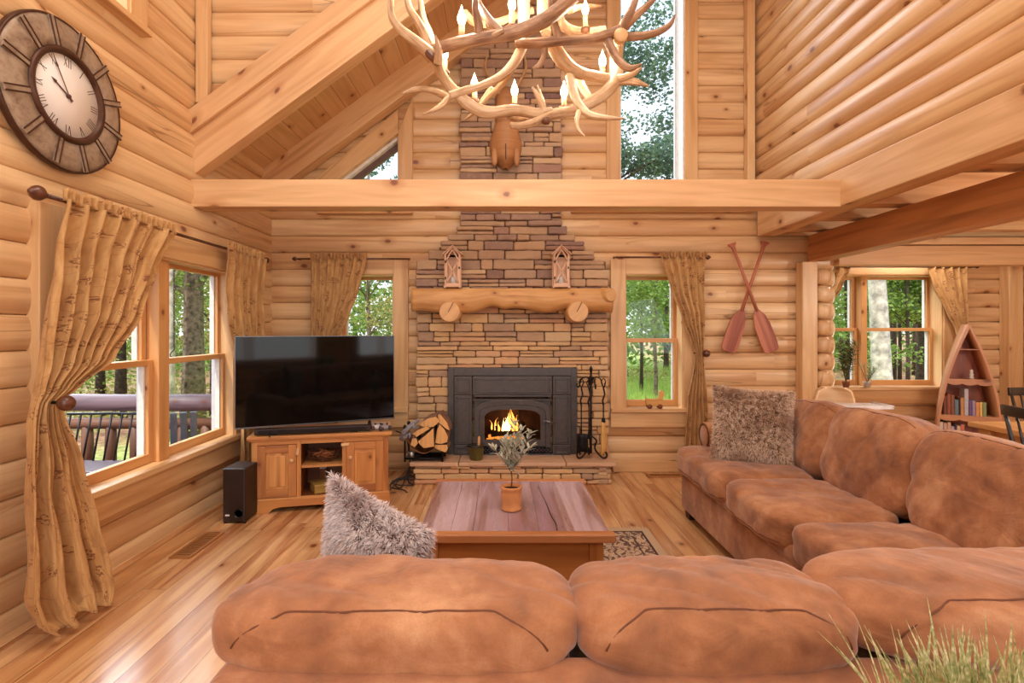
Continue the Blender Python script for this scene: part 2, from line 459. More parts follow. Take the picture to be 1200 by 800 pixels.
# ceiling: boards over the gable end, sloping; a plain one over the high front part and the loft deck
mb, _, _ = boards('ceiling', -2.6, 2.7, 3.9, 5.25, .14, 0, None, zfun=lambda x: zb_(x) + .38)
for f in range(len(mb.f)): mb.f[f] = mb.f[f][::-1]; mb.uv[f] = mb.uv[f][::-1]
cl = struct(mb.build('ceiling', M['ceil']))
sub = MB(); e = .006
sub.hexa([(-2.6, 3.98, zb_(-2.6) + .38 + e), (2.7, 3.98, zb_(2.7) + .38 + e), (2.7, 5.3, zb_(2.7) + .38 + e), (-2.6, 5.3, zb_(-2.6) + .38 + e),
          (-2.6, 3.98, zb_(-2.6) + .5), (2.7, 3.98, zb_(2.7) + .5), (2.7, 5.3, zb_(2.7) + .5), (-2.6, 5.3, zb_(-2.6) + .5)])
sub.build('roof_deck', M['gap'], cl)
c2 = MB(); c2.box((0.05, .65, 6.1), (5.3, 6.7, .1), g=1); struct(c2.build('ceiling.001', M['ceil']))
mb, _, _ = boards('ceiling', 2.55, 6.2, -2.7, 6.3, .14, 2.575, None)
c3 = struct(mb.build('ceiling.002', M['ceil']))
sub = MB(); sub.box((4.36, 1.8, 2.64), (3.64, 9, .1), g=1); sub.build('loft_deck', M['gap'], c3)

# rafters
def rafter(name, y0, y1, h0, h1, x1=2.5, x0=-2.4):
    mb = MB(); p = []
    for dz in (h0, h1):
        p += [(x0, y0, zb_(x0) + dz), (x1, y0, zb_(x1) + dz), (x1, y1, zb_(x1) + dz), (x0, y1, zb_(x0) + dz)]
    mb.hexa(p); return struct(mb.build(name, M['beam'], bevel=.006))
rafter('rafter_beam', 3.86, 3.985, 0, .31)
rafter('trim_2', 3.825, 3.862, .30, .48)
rafter('rafter_beam.001', 4.98, 5.13, .10, .39)

def timber(name, c, d, mat='beam', g=None, bev=.008):
    mb = MB(); mb.box(c, d, g=g); return struct(mb.build(name, M[mat], bevel=bev))
timber('tie_beam', (.06, 3.93, 2.41), (4.92, .16, .204))
timber('loft_beam', (2.60, 1.3, 2.45), (.18, 7.6, .275))
for i, y in enumerate((-1.5, -.6, .3, 1.2, 2.1, 3.0, 3.93, 4.42, 4.92)):
    timber('joist_beam' + ('.%03d' % i if i else ''), (4.36, y, 2.45), (3.36, .15, .235))
timber('dining_beam', (3.06, 1.30, 2.185), (.17, 7.5, .25), 'darkbeam')
timber('post_beam', (2.995, 5.10, 1.03), (.15, .12, 2.06), 'casing')
timber('header_beam', (4.68, 5.15, 2.125), (2.76, .14, .19))
timber('trim_3', (4.68, 5.12, 2.265), (2.76, .1, .07))
timber('trim_4', (2.44, 5.11, 3.6), (.075, .09, 2.1), 'casing')          # corner trim of the loft wall
timber('trim_5', (-2.22, 3.885, 4.05), (.09, .06, 1.94), 'casing')
timber('trim_6', (5.93, 6.05, 1.3), (.16, .13, 2.6), 'casing')
timber('trim_7', (-1.335, 5.12, 2.585), (.94, .06, .10), 'casing')
timber('trim_8', (1.55, 5.12, 2.60), (1.72, .06, .10), 'casing')
timber('baseboard_back', (2.05, 5.13, .055), (1.9, .04, .11), 'casing')

# ------------------------------------------------------------------ windows
def window(n, axis, pos, sgn, o, mull=(), casing=.145, casing_sides=(1, 1), apron=.15, hung=True, meet=None, head=True, cz=.05, depth=.2, sq=0, side_mat='casing', sash_mat='sash', sw=.045, mw=.055):
    """o = opening (a0,a1,z0,z1). Room side is +sgn along the normal."""
    root = sempty('window_%d' % n)
    a0, a1, z0, z1 = o
    def W(a, q, z): return (a, pos - sgn * q, z) if axis == 'x' else (pos - sgn * q, a, z)     # q: outward from the seam plane
    def bx(mb, a, b, q0, q1, c, d, g=None):
        p0, p1 = V(W(a, q0, c)), V(W(b, q1, d)); ce = (p0 + p1) / 2
        dm = tuple(abs(p1[i] - p0[i]) for i in range(3)); mb.box(ce, dm)
    cw = casing; f = -.066
    for a, b, c, d, on in ((a0 - cw, a0, z0 - .02, z1 + cw, casing_sides[0]), (a1, a1 + cw, z0 - .02, z1 + cw, casing_sides[1]), (a0, a1, z1, z1 + cw, head)):
        if on:
            mb = MB(); bx(mb, a, b, f, .0, c, d); mb.build('casing', M['casing'], root, bevel=.004)
    for q0, q1, jm, nm in ((-.05, .17 + sq, side_mat, 'jamb'), (.17 + sq, depth, 'clad', 'exterior_cladding')):
        mb = MB()
        bx(mb, a0 - .02, a0 + .012, q0, q1, z0, z1); bx(mb, a1 - .012, a1 + .02, q0, q1, z0, z1); bx(mb, a0, a1, q0, q1, z1 - .012, z1 + .02)
        mb.build(nm, M[jm], root, bevel=.002)
    mb = MB(); bx(mb, a0 - cw, a1 + cw, -.10, depth, z0 - .04, z0); mb.build('sill', M['casing'], root, bevel=.006)
    if apron:
        mb = MB(); bx(mb, a0 - cw, a1 + cw, f, 0, z0 - .04 - apron, z0 - .04); mb.build('apron', M['casing'], root, bevel=.004)
    edges = [a0] + [x for m in mull for x in (m - mw, m + mw)] + [a1]; qs = .17 + sq
    for m in mull:
        mb = MB(); bx(mb, m - mw, m + mw, .02 + sq * .6, qs - .04, z0, z1); o = mb.build('mullion', M['sash'], root, bevel=.004)
        mb = MB(); bx(mb, m - mw + .006, m + mw - .006, qs - .04, depth, z0, z1); mb.build('exterior_cladding', M['clad'], o)
    for i in range(0, len(edges), 2):
        l, r = edges[i], edges[i + 1]
        zm = meet if meet else (z0 + z1) / 2
        parts = [(z0, zm + .02, .085 + sq, .125 + sq), (zm - .02, z1, .13 + sq, .17 + sq)] if hung else [(z0, z1, .1, .15)]
        for (c, d, q0, q1) in parts:
            mb = MB(); w = sw; wb = .062 if c == z0 else .04
            bx(mb, l, l + w, q0, q1, c, d); bx(mb, r - w, r, q0, q1, c, d)
            bx(mb, l + w, r - w, q0, q1, c, c + wb); bx(mb, l + w, r - w, q0, q1, d - .04, d)
            s = mb.build('sash', M[sash_mat], root, bevel=.004)
            qm = (q0 + q1) / 2
            mb = MB(); bx(mb, l + w - .006, r - w + .006, qm - .003, qm + .003, c + wb - .006, d - .034); mb.build('glass_pane', M['glass'], s)
            mb = MB(); e = .012     # pale glazing bead seen on the far edge
            bx(mb, l + w - .001, l + w + e, qm + .004, q1 + .02, c + wb, d - .04); bx(mb, r - w - e, r - w + .001, qm + .004, q1 + .02, c + wb, d - .04)
            mb.build('glazing_bead', M['white'], s)
    return root
window(1, 'y', WX, 1, WL, mull=(3.52,), meet=1.18, sq=-.065, depth=.135)
window(2, 'x', WY, -1, WB1, meet=1.29)
window(3, 'x', WY, -1, WB2, meet=1.29)
window(4, 'x', WY, -1, WUP, hung=False, apron=0, casing=.13, side_mat='white', sash_mat='white', sw=.02)
window(5, 'y', WX, 1, WLU, hung=False, apron=0, casing=.15)
window(6, 'x', 6.14, -1, (3.45, 5.17, .735, 2.04), mull=(4.30,), meet=1.40, apron=.16, mw=.035, sw=.04)
for i, o in enumerate([(-1.9, 2.2, .75, 2.3), (-1.9, 2.2, 2.7, 5.2), (3.2, 5.6, .75, 2.2)]):
    window(7 + i, 'x', -2.6, 1, o, mull=(o[0] + (o[1] - o[0]) / 3, o[0] + (o[1] - o[0]) * 2 / 3), hung=False, apron=0)
# small sloped gable window
root = sempty('window_10'); zt = lambda x: 2.92 + .77 * (x + 1.553)
mb = MB(); y0, y1 = 5.125, 5.20
mb.prism([(-.87, y0, 2.60), (-1.012, y0, 2.60), (-1.012, y0, zt(-1.012) + .02), (-.87, y0, zt(-.87) + .24)], (0, .07, 0)); mb.build('casing', M['casing'], root, bevel=.004)
mb = MB(); mb.prism([(-2.16, y0, 2.60), (-1.97, y0, 2.60), (-1.012, y0, zt(-1.012)), (-1.012, y0, zt(-1.012) + .235)][::1] + [], (0, .07, 0)); mb.build('casing', M['casing'], root, bevel=.004)
mb = MB(); mb.prism([(-1.9, 5.19, zt(-1.9)), (-1.0, 5.19, zt(-1.0)), (-1.0, 5.19, zt(-1.0) - .035), (-1.9, 5.19, zt(-1.9) - .035)], (0, .14, 0)); mb.build('jamb', M['white'], root)
mb = MB(); mb.prism([(-1.9, 5.25, zt(-1.9) - .03), (-1.0, 5.25, zt(-1.0) - .03), (-1.0, 5.25, zt(-1.0) - .1), (-1.9, 5.25, zt(-1.9) - .1)], (0, .05, 0)); s = mb.build('sash', plain('weathered_brown_sash', (104, 78, 70), .6), root)
mb = MB(); mb.prism([(-1.93, 5.275, 2.62), (-1.0, 5.275, 2.62), (-1.0, 5.275, zt(-1.0))], (0, .006, 0)); mb.build('glass_pane', M['glass'], s)
mb = MB(); mb.box((-1.0, 5.25, 2.95), (.05, .16, .8)); mb.build('jamb', M['casing'], root)

# ------------------------------------------------------------------ camera, world, light
cd = bpy.data.cameras.new('camera'); cam = bpy.data.objects.new('camera', cd); COL.objects.link(cam)
cam.location = (0, 0, H); cam.rotation_euler = (PI / 2, 0, 0)
cd.sensor_width = 36; cd.lens = F / 1200 * 36
cd.shift_x = (600 - CX) / 1200; cd.shift_y = -(400 - CY) / 1200
cd.clip_start = .05; cd.clip_end = 200
SC.camera = cam
SC.view_settings.view_transform = 'Standard'; SC.view_settings.look = 'None'
SC.view_settings.exposure = -.12; SC.view_settings.gamma = 1; SC.view_settings.use_curve_mapping = False
w = bpy.data.worlds.new('World'); SC.world = w; w.use_nodes = True; nt = w.node_tree; nt.nodes.clear()
ow = nt.nodes.new('ShaderNodeOutputWorld'); bg = nt.nodes.new('ShaderNodeBackground'); tc = nt.nodes.new('ShaderNodeTexCoord')
sp = nt.nodes.new('ShaderNodeSeparateXYZ'); cr = nt.nodes.new('ShaderNodeValToRGB')
nt.links.new(tc.outputs['Generated'], sp.inputs[0]); nt.links.new(sp.outputs[2], cr.inputs[0])
cr.color_ramp.elements[0].position = 0; cr.color_ramp.elements[0].color = (.95, .97, 1, 1)
cr.color_ramp.elements[1].position = .9; cr.color_ramp.elements[1].color = (.55, .75, 1, 1)
nt.links.new(cr.outputs[0], bg.inputs[0]); bg.inputs[1].default_value = 1.7
nt.links.new(bg.outputs[0], ow.inputs[0])
def lamp(name, typ, loc, energy, color=(1, 1, 1), size=1, size_y=None, rot=(0, 0, 0), spread=None):
    l = bpy.data.lights.new(name, typ); l.energy = energy; l.color = color
    if typ == 'AREA':
        l.shape = 'RECTANGLE'; l.size = size; l.size_y = size_y or size
    elif typ == 'SUN': l.angle = size
    else: l.shadow_soft_size = size
    o = bpy.data.objects.new(name, l); COL.objects.link(o); o.location = loc; o.rotation_euler = rot
    if spread: l.spread = spread
    return o
lamp('sun', 'SUN', (0, 0, 20), 4.5, (1, .95, .85), .05, rot=(math.radians(28), math.radians(-14), 0))
lamp('sky_glow', 'SUN', (-8, 12, 14), 5.0, (.86, .93, 1), math.radians(40), rot=V((.62, -.62, -.62)).to_track_quat('-Z', 'Y').to_euler())
lamp('front_window_fill', 'AREA', (.15, -2.5, 1.55), 45, (1, .97, .94), 4.0, 1.5, rot=(PI / 2, 0, 0))  # added fill lamp just inside the unseen front windows
lamp('front_gable_fill', 'AREA', (.15, -2.5, 3.95), 75, (.97, .98, 1), 4.0, 2.4, rot=(PI / 2, 0, 0))  # added high fill lamp in front of the unseen gable window
lamp('dining_window_fill', 'AREA', (4.4, -2.5, 1.5), 34, (1, .97, .94), 2.3, 1.4, rot=(PI / 2, 0, 0))  # added fill lamp for the dining side
lamp('dormer_fill', 'AREA', (0, 1.2, 5.9), 105, (1, .94, .86), 2.5, 2.5)  # added overhead area light, no fixture modelled there
lamp('dining_fill', 'POINT', (4.4, 2.9, 1.85), 62, (1, .92, .82), .16)  # added point light to brighten the joists and loft deck from below
lamp('bay_fill', 'AREA', (4.6, 5.6, 2.50), 15, (1, .95, .88), .5, .5)  # added area light to brighten the bay wall
lamp('near_dining_fill', 'AREA', (4.2, .6, 2.20), 20, (1, .93, .84), 1.0, 1.0)  # added area light over the near end of the dining side
# ------------------------------------------------------------------ stone
def stone_mat(name, stops, rough=.85):
    t = NT(name); uv = t.uv()
    base = t.noise(t.mapping(uv, (.05, .05, 1)), 1, 1, .5)
    f = t.noise(uv, 22, 5, .65); f2 = t.noise(t.mapping(uv, (5, 16, 1)), 1, 3, .6, .4)
    c = t.ramp(t.mrange(base, .25, .75, 0, 1), [(p, srgb(*k)) for p, k in stops])
    c = t.mix(t.math('MULTIPLY', t.mrange(f2, .48, .85, 0, 1), .32), c, srgb(122, 92, 74))
    c = t.mix(t.math('MULTIPLY', t.mrange(f, .5, .8, 0, 1), .35), c, srgb(214, 178, 140))
    t.bsdf(Base_Color=c, Roughness=rough, Normal=t.bump(t.math('ADD', f, f2), .6, .008)); return t.m
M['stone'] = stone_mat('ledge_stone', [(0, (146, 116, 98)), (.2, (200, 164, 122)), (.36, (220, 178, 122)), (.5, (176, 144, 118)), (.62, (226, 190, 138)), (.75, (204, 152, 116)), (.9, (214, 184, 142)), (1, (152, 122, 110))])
M['stone2'] = stone_mat('greyer_ledge_stone', [(0, (128, 98, 88)), (.2, (176, 144, 114)), (.36, (196, 160, 122)), (.5, (146, 116, 104)), (.62, (204, 172, 134)), (.75, (160, 122, 106)), (.9, (184, 156, 130)), (1, (126, 98, 96))])  # darker, greyer palette for the upper chimney stones
M['slab'] = stone_mat('flagstone', [(0, (196, 152, 116)), (.5, (208, 168, 134)), (1, (206, 186, 170))], .6)
M['mortar'] = plain('mortar', (120, 92, 74), .95, 0, .3, 30)
M['castiron'] = plain('cast_iron', (84, 78, 76), .42, .25, .18, 30, .05)
M['firebrick'] = plain('sooty_brick', (78, 52, 42), .9, 0, .5, 12)

def stones(mb, fl, fr, z0, z1, y, axis=0, prot=.035, hmin=.042, hmax=.10, wmin=.13, wmax=.50, holes=()):
    """stack of irregular ledge stones with their faces towards -Y (axis 0) or +-X (axis 1: fl/fr are y limits, y the x position)"""
    z = z0
    while z < z1 - .008:
        h = R.uniform(hmin, hmax)
        if z + h > z1 - .02: h = z1 - z
        zm = z + h / 2; xl, xr = fl(zm) + R.uniform(-.012, .012), fr(zm) + R.uniform(-.012, .012)
        x = xl
        while x < xr - .01:
            w = R.uniform(wmin, wmax) * (1.0 if h < .055 else .8)
            if xr - x - w < .07: w = xr - x
            # split some tall ones in two
            subs = [(z, h)] if h < .06 or R.random() < .72 else [(z, h * .48), (z + h * .48, h * .52)]
            for (zz, hh) in subs:
                a, b, c, d = x + .003, x + w - .003, zz + .0025, zz + hh - .0025
                mid = ((a + b) / 2, (c + d) / 2)
                cl = [(a, b, c, d)]
                for (ha, hb, hc, hd) in holes:
                    nx = []
                    for (a1, b1, c1, d1) in cl:
                        if b1 <= ha or a1 >= hb or d1 <= hc or c1 >= hd: nx.append((a1, b1, c1, d1)); continue
                        if a1 < ha - .03: nx.append((a1, ha, c1, d1))
                        if b1 > hb + .03: nx.append((hb, b1, c1, d1))
                        if a1 >= ha - .03 and b1 <= hb + .03 and d1 > hd + .01: nx.append((a1, b1, max(c1, hd), d1))
                        elif d1 > hd + .012: nx.append((max(a1, ha), min(b1, hb), hd, d1))
                    cl = nx
                for (a, b, c, d) in cl:
                    p = R.uniform(0, prot); j = lambda s=.005: R.uniform(-s, s)
                    jj = min(.006, (d - c) * .14)
                    P = []
                    nb = max(2, min(6, int((b - a) / .05) + 1)); rc = min(.012, (d - c) * .3, (b - a) * .2); ph = R.uniform(0, 99)
                    wv = lambda u, s_: .0055 * noise.noise(V((u * 13, s_ * 7 + ph, 0))) * min(1, (d - c) / .05)
                    tl = R.uniform(-.004, .004)
                    k0 = [(lerp(a + rc * .6, b - rc * .6, q / nb), c + wv(lerp(a, b, q / nb), 0) + tl * (q / nb - .5)) for q in range(nb + 1)]
                    k0 += [(b, c + rc), (b + j(.003), (c + d) / 2), (b, d - rc)]
                    k0 += [(lerp(b - rc * .6, a + rc * .6, q / nb), d + wv(lerp(b, a, q / nb), 1) + tl * (.5 - q / nb)) for q in range(nb + 1)]
                    k0 += [(a, d - rc), (a + j(.003), (c + d) / 2), (a, c + rc)]
                    K = len(k0)
                    k0 = [(u + j(.0012), v + j(.0012)) for u, v in k0]
                    ce = (sum(u for u, v in k0) / K, sum(v for u, v in k0) / K)
                    e = .008
                    def ins(q, am): return (q[0] + am * (1 if q[0] < ce[0] else -1) * (1 if abs(q[0] - ce[0]) > (b - a) * .42 else 0), ce[1] + (q[1] - ce[1]) * (1 - min(am * 2 / (d - c), .4)))
                    lay = [(k0, .07), (k0, -p + .010), ([ins(q, e * .5) for q in k0], -p + .003), ([ins(q, e * 1.3) for q in k0], -p - R.uniform(0, .003))]
                    ids = []
                    for kk, dy in lay:
                        ids.append(mb.add([(u, y + dy, v) if axis == 0 else (y + axis * dy * -1 * 1.0, u, v) for u, v in kk]))
                    ru, rv = R.uniform(0, 300), R.uniform(0, 300)
                    flip = axis != 0 and axis > 0
                    def fc(q, kk):
                        uv = [(u + ru, v + rv) for u, v in kk]
                        if axis == 1: q = q[::-1] if False else q
                        mb.face(q, uv, False)
                    fc([ids[3] + i for i in range(K)], lay[3][0])
                    for L in (0, 1, 2):
                        for i in range(K):
                            i2 = (i + 1) % K
                            fc([ids[L] + i, ids[L] + i2, ids[L + 1] + i2, ids[L + 1] + i], [lay[L][0][i], lay[L][0][i2], lay[L + 1][0][i2], lay[L + 1][0][i]])
            x += w
        z += h

LE = [(0, -.82), (2.06, -.82), (2.09, -.745), (2.158, -.668), (2.233, -.569), (2.307, -.51), (2.348, -.43), (2.42, -.40), (9, -.40)]
RE = [(0, 1.04), (2.0, 1.04), (2.07, .98), (2.158, .86), (2.29, .723), (2.40, .602), (2.43, .594), (9, .594)]
def lin(K, z):
    for a, b in zip(K, K[1:]):
        if a[0] <= z <= b[0]: return lerp(a[1], b[1], (z - a[0]) / (b[0] - a[0]))
fp = thing('stone_fireplace', 'stacked ledge stone fireplace chimney with raised hearth in the middle of the log wall', 'fireplace', (.11, 5.1, 0))
def loc(o): return o
class Sub:      # builds a mesh given in room coordinates under a thing placed at T
    pass
def shift(mb, T, rz=0):
    T = V(T); r = rotz(-rz); mb.v = [tuple(r @ (V(p) - T)) for p in mb.v]; return mb
FT = (.11, 5.1, 0)
INS = (-.51, .73, .2, 1.032)
mb = MB(); stones(mb, lambda z: lin(LE, z), lambda z: lin(RE, z), .2, 1.74, 5.045, holes=[INS])
shift(mb, FT).build('lower_chimney_stones', M['stone'], fp)
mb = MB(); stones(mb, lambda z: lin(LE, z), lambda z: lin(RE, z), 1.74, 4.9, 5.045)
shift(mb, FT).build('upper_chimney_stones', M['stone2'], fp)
mb = MB()
for z0, z1, a, b in ((0, 1.0, -.80, -.49), (0, 1.0, .71, 1.02), (1.0, 2.06, -.80, 1.02), (2.06, 2.2, -.6, .80), (2.2, 2.3, -.5, .68), (2.3, 4.9, -.385, .58)):
    mb.box(((a + b) / 2, 5.12, (z0 + z1) / 2), (b - a, .11, z1 - z0))
shift(mb, FT).build('mortar_bed', M['mortar'], fp)
mb = MB(); stones(mb, lambda z: -.785, lambda z: 1.0, 0, .168, 4.715, prot=.025, hmin=.04, hmax=.06, wmin=.13, wmax=.36)
shift(mb, FT).build('hearth_stones', M['stone'], fp)
mb = MB(); mb.box((.11, 4.90, .083), (1.72, .34, .164)); shift(mb, FT).build('mortar_bed', M['mortar'], fp)
# end stones of the hearth, seen on the right
mb = MB(); stones(mb, lambda z: 4.70, lambda z: 5.08, 0, .168, .955, axis=1, prot=.02, hmin=.04, hmax=.06, wmin=.12, wmax=.3)
shift(mb, FT).build('hearth_stones', M['stone'], fp)
for (a, b, c) in ((-.823, -.385, 0), (-.380, .585, 0), (.59, 1.04, 0)):
    mb = MB(); y0, y1, z0, z1 = 4.675, 5.09, .168, .203
    mb.hexa([(a, y0 + R.uniform(-.006, .006), z0), (b, y0 + R.uniform(-.006, .006), z0), (b, y1, z0), (a, y1, z0), (a, y0, z1), (b, y0, z1), (b, y1, z1), (a, y1, z1)])
    shift(mb, FT).build('hearth_slab', M['slab'], fp, bevel=.008)

# ------------------------------------------------------------------ fireplace insert
fi = thing('fireplace_insert', 'black cast iron wood stove insert with arched glass door and burning fire', 'fireplace insert', (.11, 5.0, .203))
I = (0, 0, 0)
mb = MB()   # flat surround plate with a hole
for a, b, c, d in ((-.62, -.56, 0, .83), (.56, .62, 0, .83), (-.56, .56, .755, .83)): mb.box(((a + b) / 2, .005, (c + d) / 2), (b - a, .03, d - c))
mb.build('surround', M['castiron'], fi, bevel=.003)
def panel(x0, x1, z0, z1, y=-.03, fr=.014):
    mb = MB(); mb.box(((x0 + x1) / 2, y + .01, (z0 + z1) / 2), (x1 - x0, .05, z1 - z0))
    o = mb.build('panel', M['castiron'], fi, bevel=.004)
    mb = MB()
    i = .02
    for a, b, c, d in ((x0 + i, x1 - i, z1 - i - fr, z1 - i), (x0 + i, x1 - i, z0 + i, z0 + i + fr), (x0 + i, x0 + i + fr, z0 + i, z1 - i), (x1 - i - fr, x1 - i, z0 + i, z1 - i)):
        mb.box(((a + b) / 2, y - .018, (c + d) / 2), (b - a, .012, d - c))
    mb.build('panel_moulding', M['castiron'], o, bevel=.003); return o
panel(-.555, -.385, 0, .10); panel(-.555, -.385, .105, .575); panel(-.555, -.385, .58, .752)
panel(.385, .555, 0, .10); panel(.385, .555, .105, .575); panel(.385, .555, .58, .752)
panel(-.378, .378, .575, .752)
mb = MB(); mb.box((0, .03, .55), (.68, .02, .05)); mb.build('air_slot', plain('black_slot', (6, 6, 6), .9), fi)
mb = MB(); mb.box((0, -.035, .566), (.74, .05, .016)); mb.box((0, -.03, .528), (.76, .045, .012)); mb.build('slot_lip', M['castiron'], fi, bevel=.003)
# arched door
def arch(w, h0, h1, n=20):     # outline from left foot over the top to the right foot; h0 side height, h1 crown height
    pts = [(-w, 0)]
    for i in range(n + 1):
        t = PI - PI * i / n; pts.append((w * math.copysign(abs(math.cos(t)) ** .62, math.cos(t)), h0 + (h1 - h0) * abs(math.sin(t)) ** .8))
    pts.append((w, 0)); return pts
def ring(name, o, i, zo, zi, y0, y1, parent, mat='castiron'):
    mb = MB(); k = len(o)
    P = [[(x, y0, z + zo) for x, z in o], [(x, y0, z + zi) for x, z in i], [(x, y1, z + zo) for x, z in o], [(x, y1, z + zi) for x, z in i]]
    ids = [mb.add(p) for p in P]
    for a in range(k):
        b = (a + 1) % k
        for (p, q, fl) in ((0, 1, 0), (2, 0, 0), (1, 3, 0), (3, 2, 0)):
            mb.face([ids[p] + a, ids[q] + a, ids[q] + b, ids[p] + b], [(0, 0), (.1, 0), (.1, .1), (0, .1)], False)
    return mb.build(name, M[mat], parent, bevel=.003)
# spandrel plate above the arch
A0 = arch(.362, .33, .45); A1 = arch(.318, .30, .40); A2 = arch(.268, .20, .29)
mb = MB(); top = .522
L = [(x, z + .08) for x, z in A0]
for p, q in zip(L[1:-1], L[2:-1]):
    mb.hexa([(p[0], -.02, p[1]), (q[0], -.02, q[1]), (q[0], .0, q[1]), (p[0], .0, p[1]), (p[0], -.02, top), (q[0], -.02, top), (q[0], .0, top), (p[0], .0, top)])
mb.build('spandrel', M['castiron'], fi)
ring('arch_moulding', A0, A1, .08, .08, -.055, .0, fi)
door = ring('door', A1, A2, .085, .145, -.045, -.005, fi)
mb = MB(); pts = [(x * 1.02, -.03, z + .14) for x, z in A2]; mb.prism(pts, (0, .004, 0)); mb.build('door_glass', glassm('door_glass', (.92, .84, .76, 1), .5), door)
mb = MB(); mb.tube([(.30, -.05, .335), (.30, -.075, .335), (.33, -.085, .33), (.40, -.09, .318)], [.009, .009, .008, .007], 8); mb.lathe([(.014, 0), (.014, .02)], 10, (.30, -.07, .335), rotx(PI / 2))
mb.build('handle', plain('steel', (150, 148, 150), .25, 1., .05), door)
# grille
mb = MB(); x0, x1, z0, z1 = -.372, .372, .012, .078; st = .034
n = int((x1 - x0) / st) + 3
for i in range(-2, n):
    for sgn in (1, -1):
        a = x0 + i * st; p, q = (a, z0), (a + sgn * (z1 - z0), z1)
        (xa, za), (xb, zc) = (p, q) if sgn > 0 else (p, q)
        def cl(x, z, xo, zo):
            if x < x0: f = (x0 - xo) / (x - xo); return x0, lerp(zo, z, f)
            if x > x1: f = (x1 - xo) / (x - xo); return x1, lerp(zo, z, f)
            return x, z
        if (xa < x0 and xb < x0) or (xa > x1 and xb > x1): continue
        A = cl(xa, za, xb, zc); B = cl(xb, zc, xa, za)
        if abs(A[0] - B[0]) < .004: continue
        mb.tube([(A[0], -.028, A[1]), (B[0], -.028, B[1])], .0042, 4)
for a, b, c, d in ((x0 - .008, x1 + .008, z0 - .012, z0), (x0 - .008, x1 + .008, z1, z1 + .01)): mb.box(((a + b) / 2, -.028, (c + d) / 2), (b - a, .025, d - c))
mb.build('lower_grille', plain('grille_grey', (96, 96, 100), .4, .6, .1), fi)
mb = MB(); mb.box((0, .005, .045), (.74, .012, .1)); mb.build('ash_pan', plain('black_pan', (12, 12, 12), .8), fi)
# firebox: five sides
mb = MB()
mb.box((0, .40, .30), (.68, .02, .56)); mb.box((-.335, .2, .30), (.02, .42, .56)); mb.box((.335, .2, .30), (.02, .42, .56)); mb.box((0, .2, .10), (.68, .42, .02)); mb.box((0, .2, .54), (.68, .42, .02))
mb.build('firebox', M['firebrick'], fi)
mb = MB(); mb.box((.075, .10, .30), (.03, .03, .34)); mb.build('divider', M['firebrick'], fi)
bark = plain('charred_log', (40, 26, 20), .9, 0, .6, 30, .4)
for (x, y, z, l, r, a, b) in ((-.03, .16, .175, .36, .035, .1, .05), (-.06, .24, .18, .34, .04, -.2, 0), (-.02, .18, .235, .30, .032, .25, .12), (.18, .2, .165, .16, .03, .5, 0)):
    mb = MB(); d = V((math.cos(a) * math.cos(b), math.sin(a), math.sin(b))) * l / 2; c = V((x, y, z))
    mb.tube([c - d, c - d * .3 + V((0, 0, .006)), c + d * .4, c + d], [r * .9, r, r * .95, r * .85], 9); mb.build('burning_log', bark, fi)
FL = emit('flame', (1, .42, .07, 1), 5.0); FL2 = emit('flame_core', (1, .72, .26, 1), 8.0)
def flame(x, y, z, h, w, lean, m, seed):
    mb = MB(); n = 12; pts = []; rad = []
    for i in range(n + 1):
        t = i / n; pts.append((x + lean * t * t + math.sin(seed + t * 5) * .012 * t, y + math.cos(seed * 2 + t * 4) * .01 * t, z + h * t)); rad.append(max(.0008, w * (math.sin(PI * min(1, t * .8 + .28)) ** 1.3) * (1 - t * .5)))
    mb.tube(pts, rad, 8, flat=.5); mb.build('flame', m, fi)
for x, h, w, l in ((-.20, .10, .012, -.02), (-.165, .14, .016, .02), (-.13, .10, .016, .0), (-.09, .14, .022, .02), (-.055, .19, .03, .01), (-.02, .24, .034, .015), (.015, .26, .03, -.02), (.045, .17, .022, .01), (-.035, .15, .026, -.02), (.02, .13, .03, .01)):
    flame(x, R.uniform(.12, .22), .20, h * .9, w, l, FL if R.random() < .6 else FL2, R.uniform(0, 9))
mb = MB()
for k in range(60):
    x = R.uniform(-.24, .12); mb.box((x, R.uniform(.08, .26), .115 + R.uniform(0, .02)), (R.uniform(.01, .03),) * 3, rotz(R.uniform(0, 3)))
mb.build('embers', emit('ember', (1, .35, .06, 1), 1.6), fi)['kind'] = 'stuff'
lamp('fire_light', 'POINT', (.09, 5.16, .52), 3.0, (1, .55, .25), .08)

# ------------------------------------------------------------------ mantel
mt = thing('mantel_log', 'rustic half log mantel shelf carried by two round log ends on the stone chimney', 'mantel', (.10, 4.93, 1.56))
mw = wood('mantel_wood', (228, 180, 118), (206, 150, 88), (160, 100, 50), knots=.5, streak=.9, ks=5, bumps=.4, rough=.5)
mb = MB(); n = 60; secs = []
for i in range(n + 1):
    t = i / n; x = lerp(-.93, .935, t)
    lo = .0 + .035 * math.sin(t * PI * 5 + .6) * (1 if .18 < t < .82 else .3) + .02 * noise.noise(V((t * 9, 0, 3))) - .035 * math.exp(-((t - .46) / .035) ** 2) + (.03 if .2 < t < .8 else 0)
    fr = -.135 + .02 * noise.noise(V((t * 6, 2, 1))) - .012 * math.sin(t * 21)
    hi = .222
    sec = [(.10, hi)] + [(-.09, hi)]
    for k in range(1, 9):
        a = k / 9; sec.append((lerp(-.10, fr, math.sin(a * PI) ** .7) + .012 * noise.noise(V((t * 22, a * 5, 0))), lerp(hi - .004, lo, a)))
    sec += [(-.08, lo), (.10, lo + .01)]
    secs.append([(x, a, b) for a, b in sec])
ids = [mb.add(s) for s in secs]; m = len(secs[0])
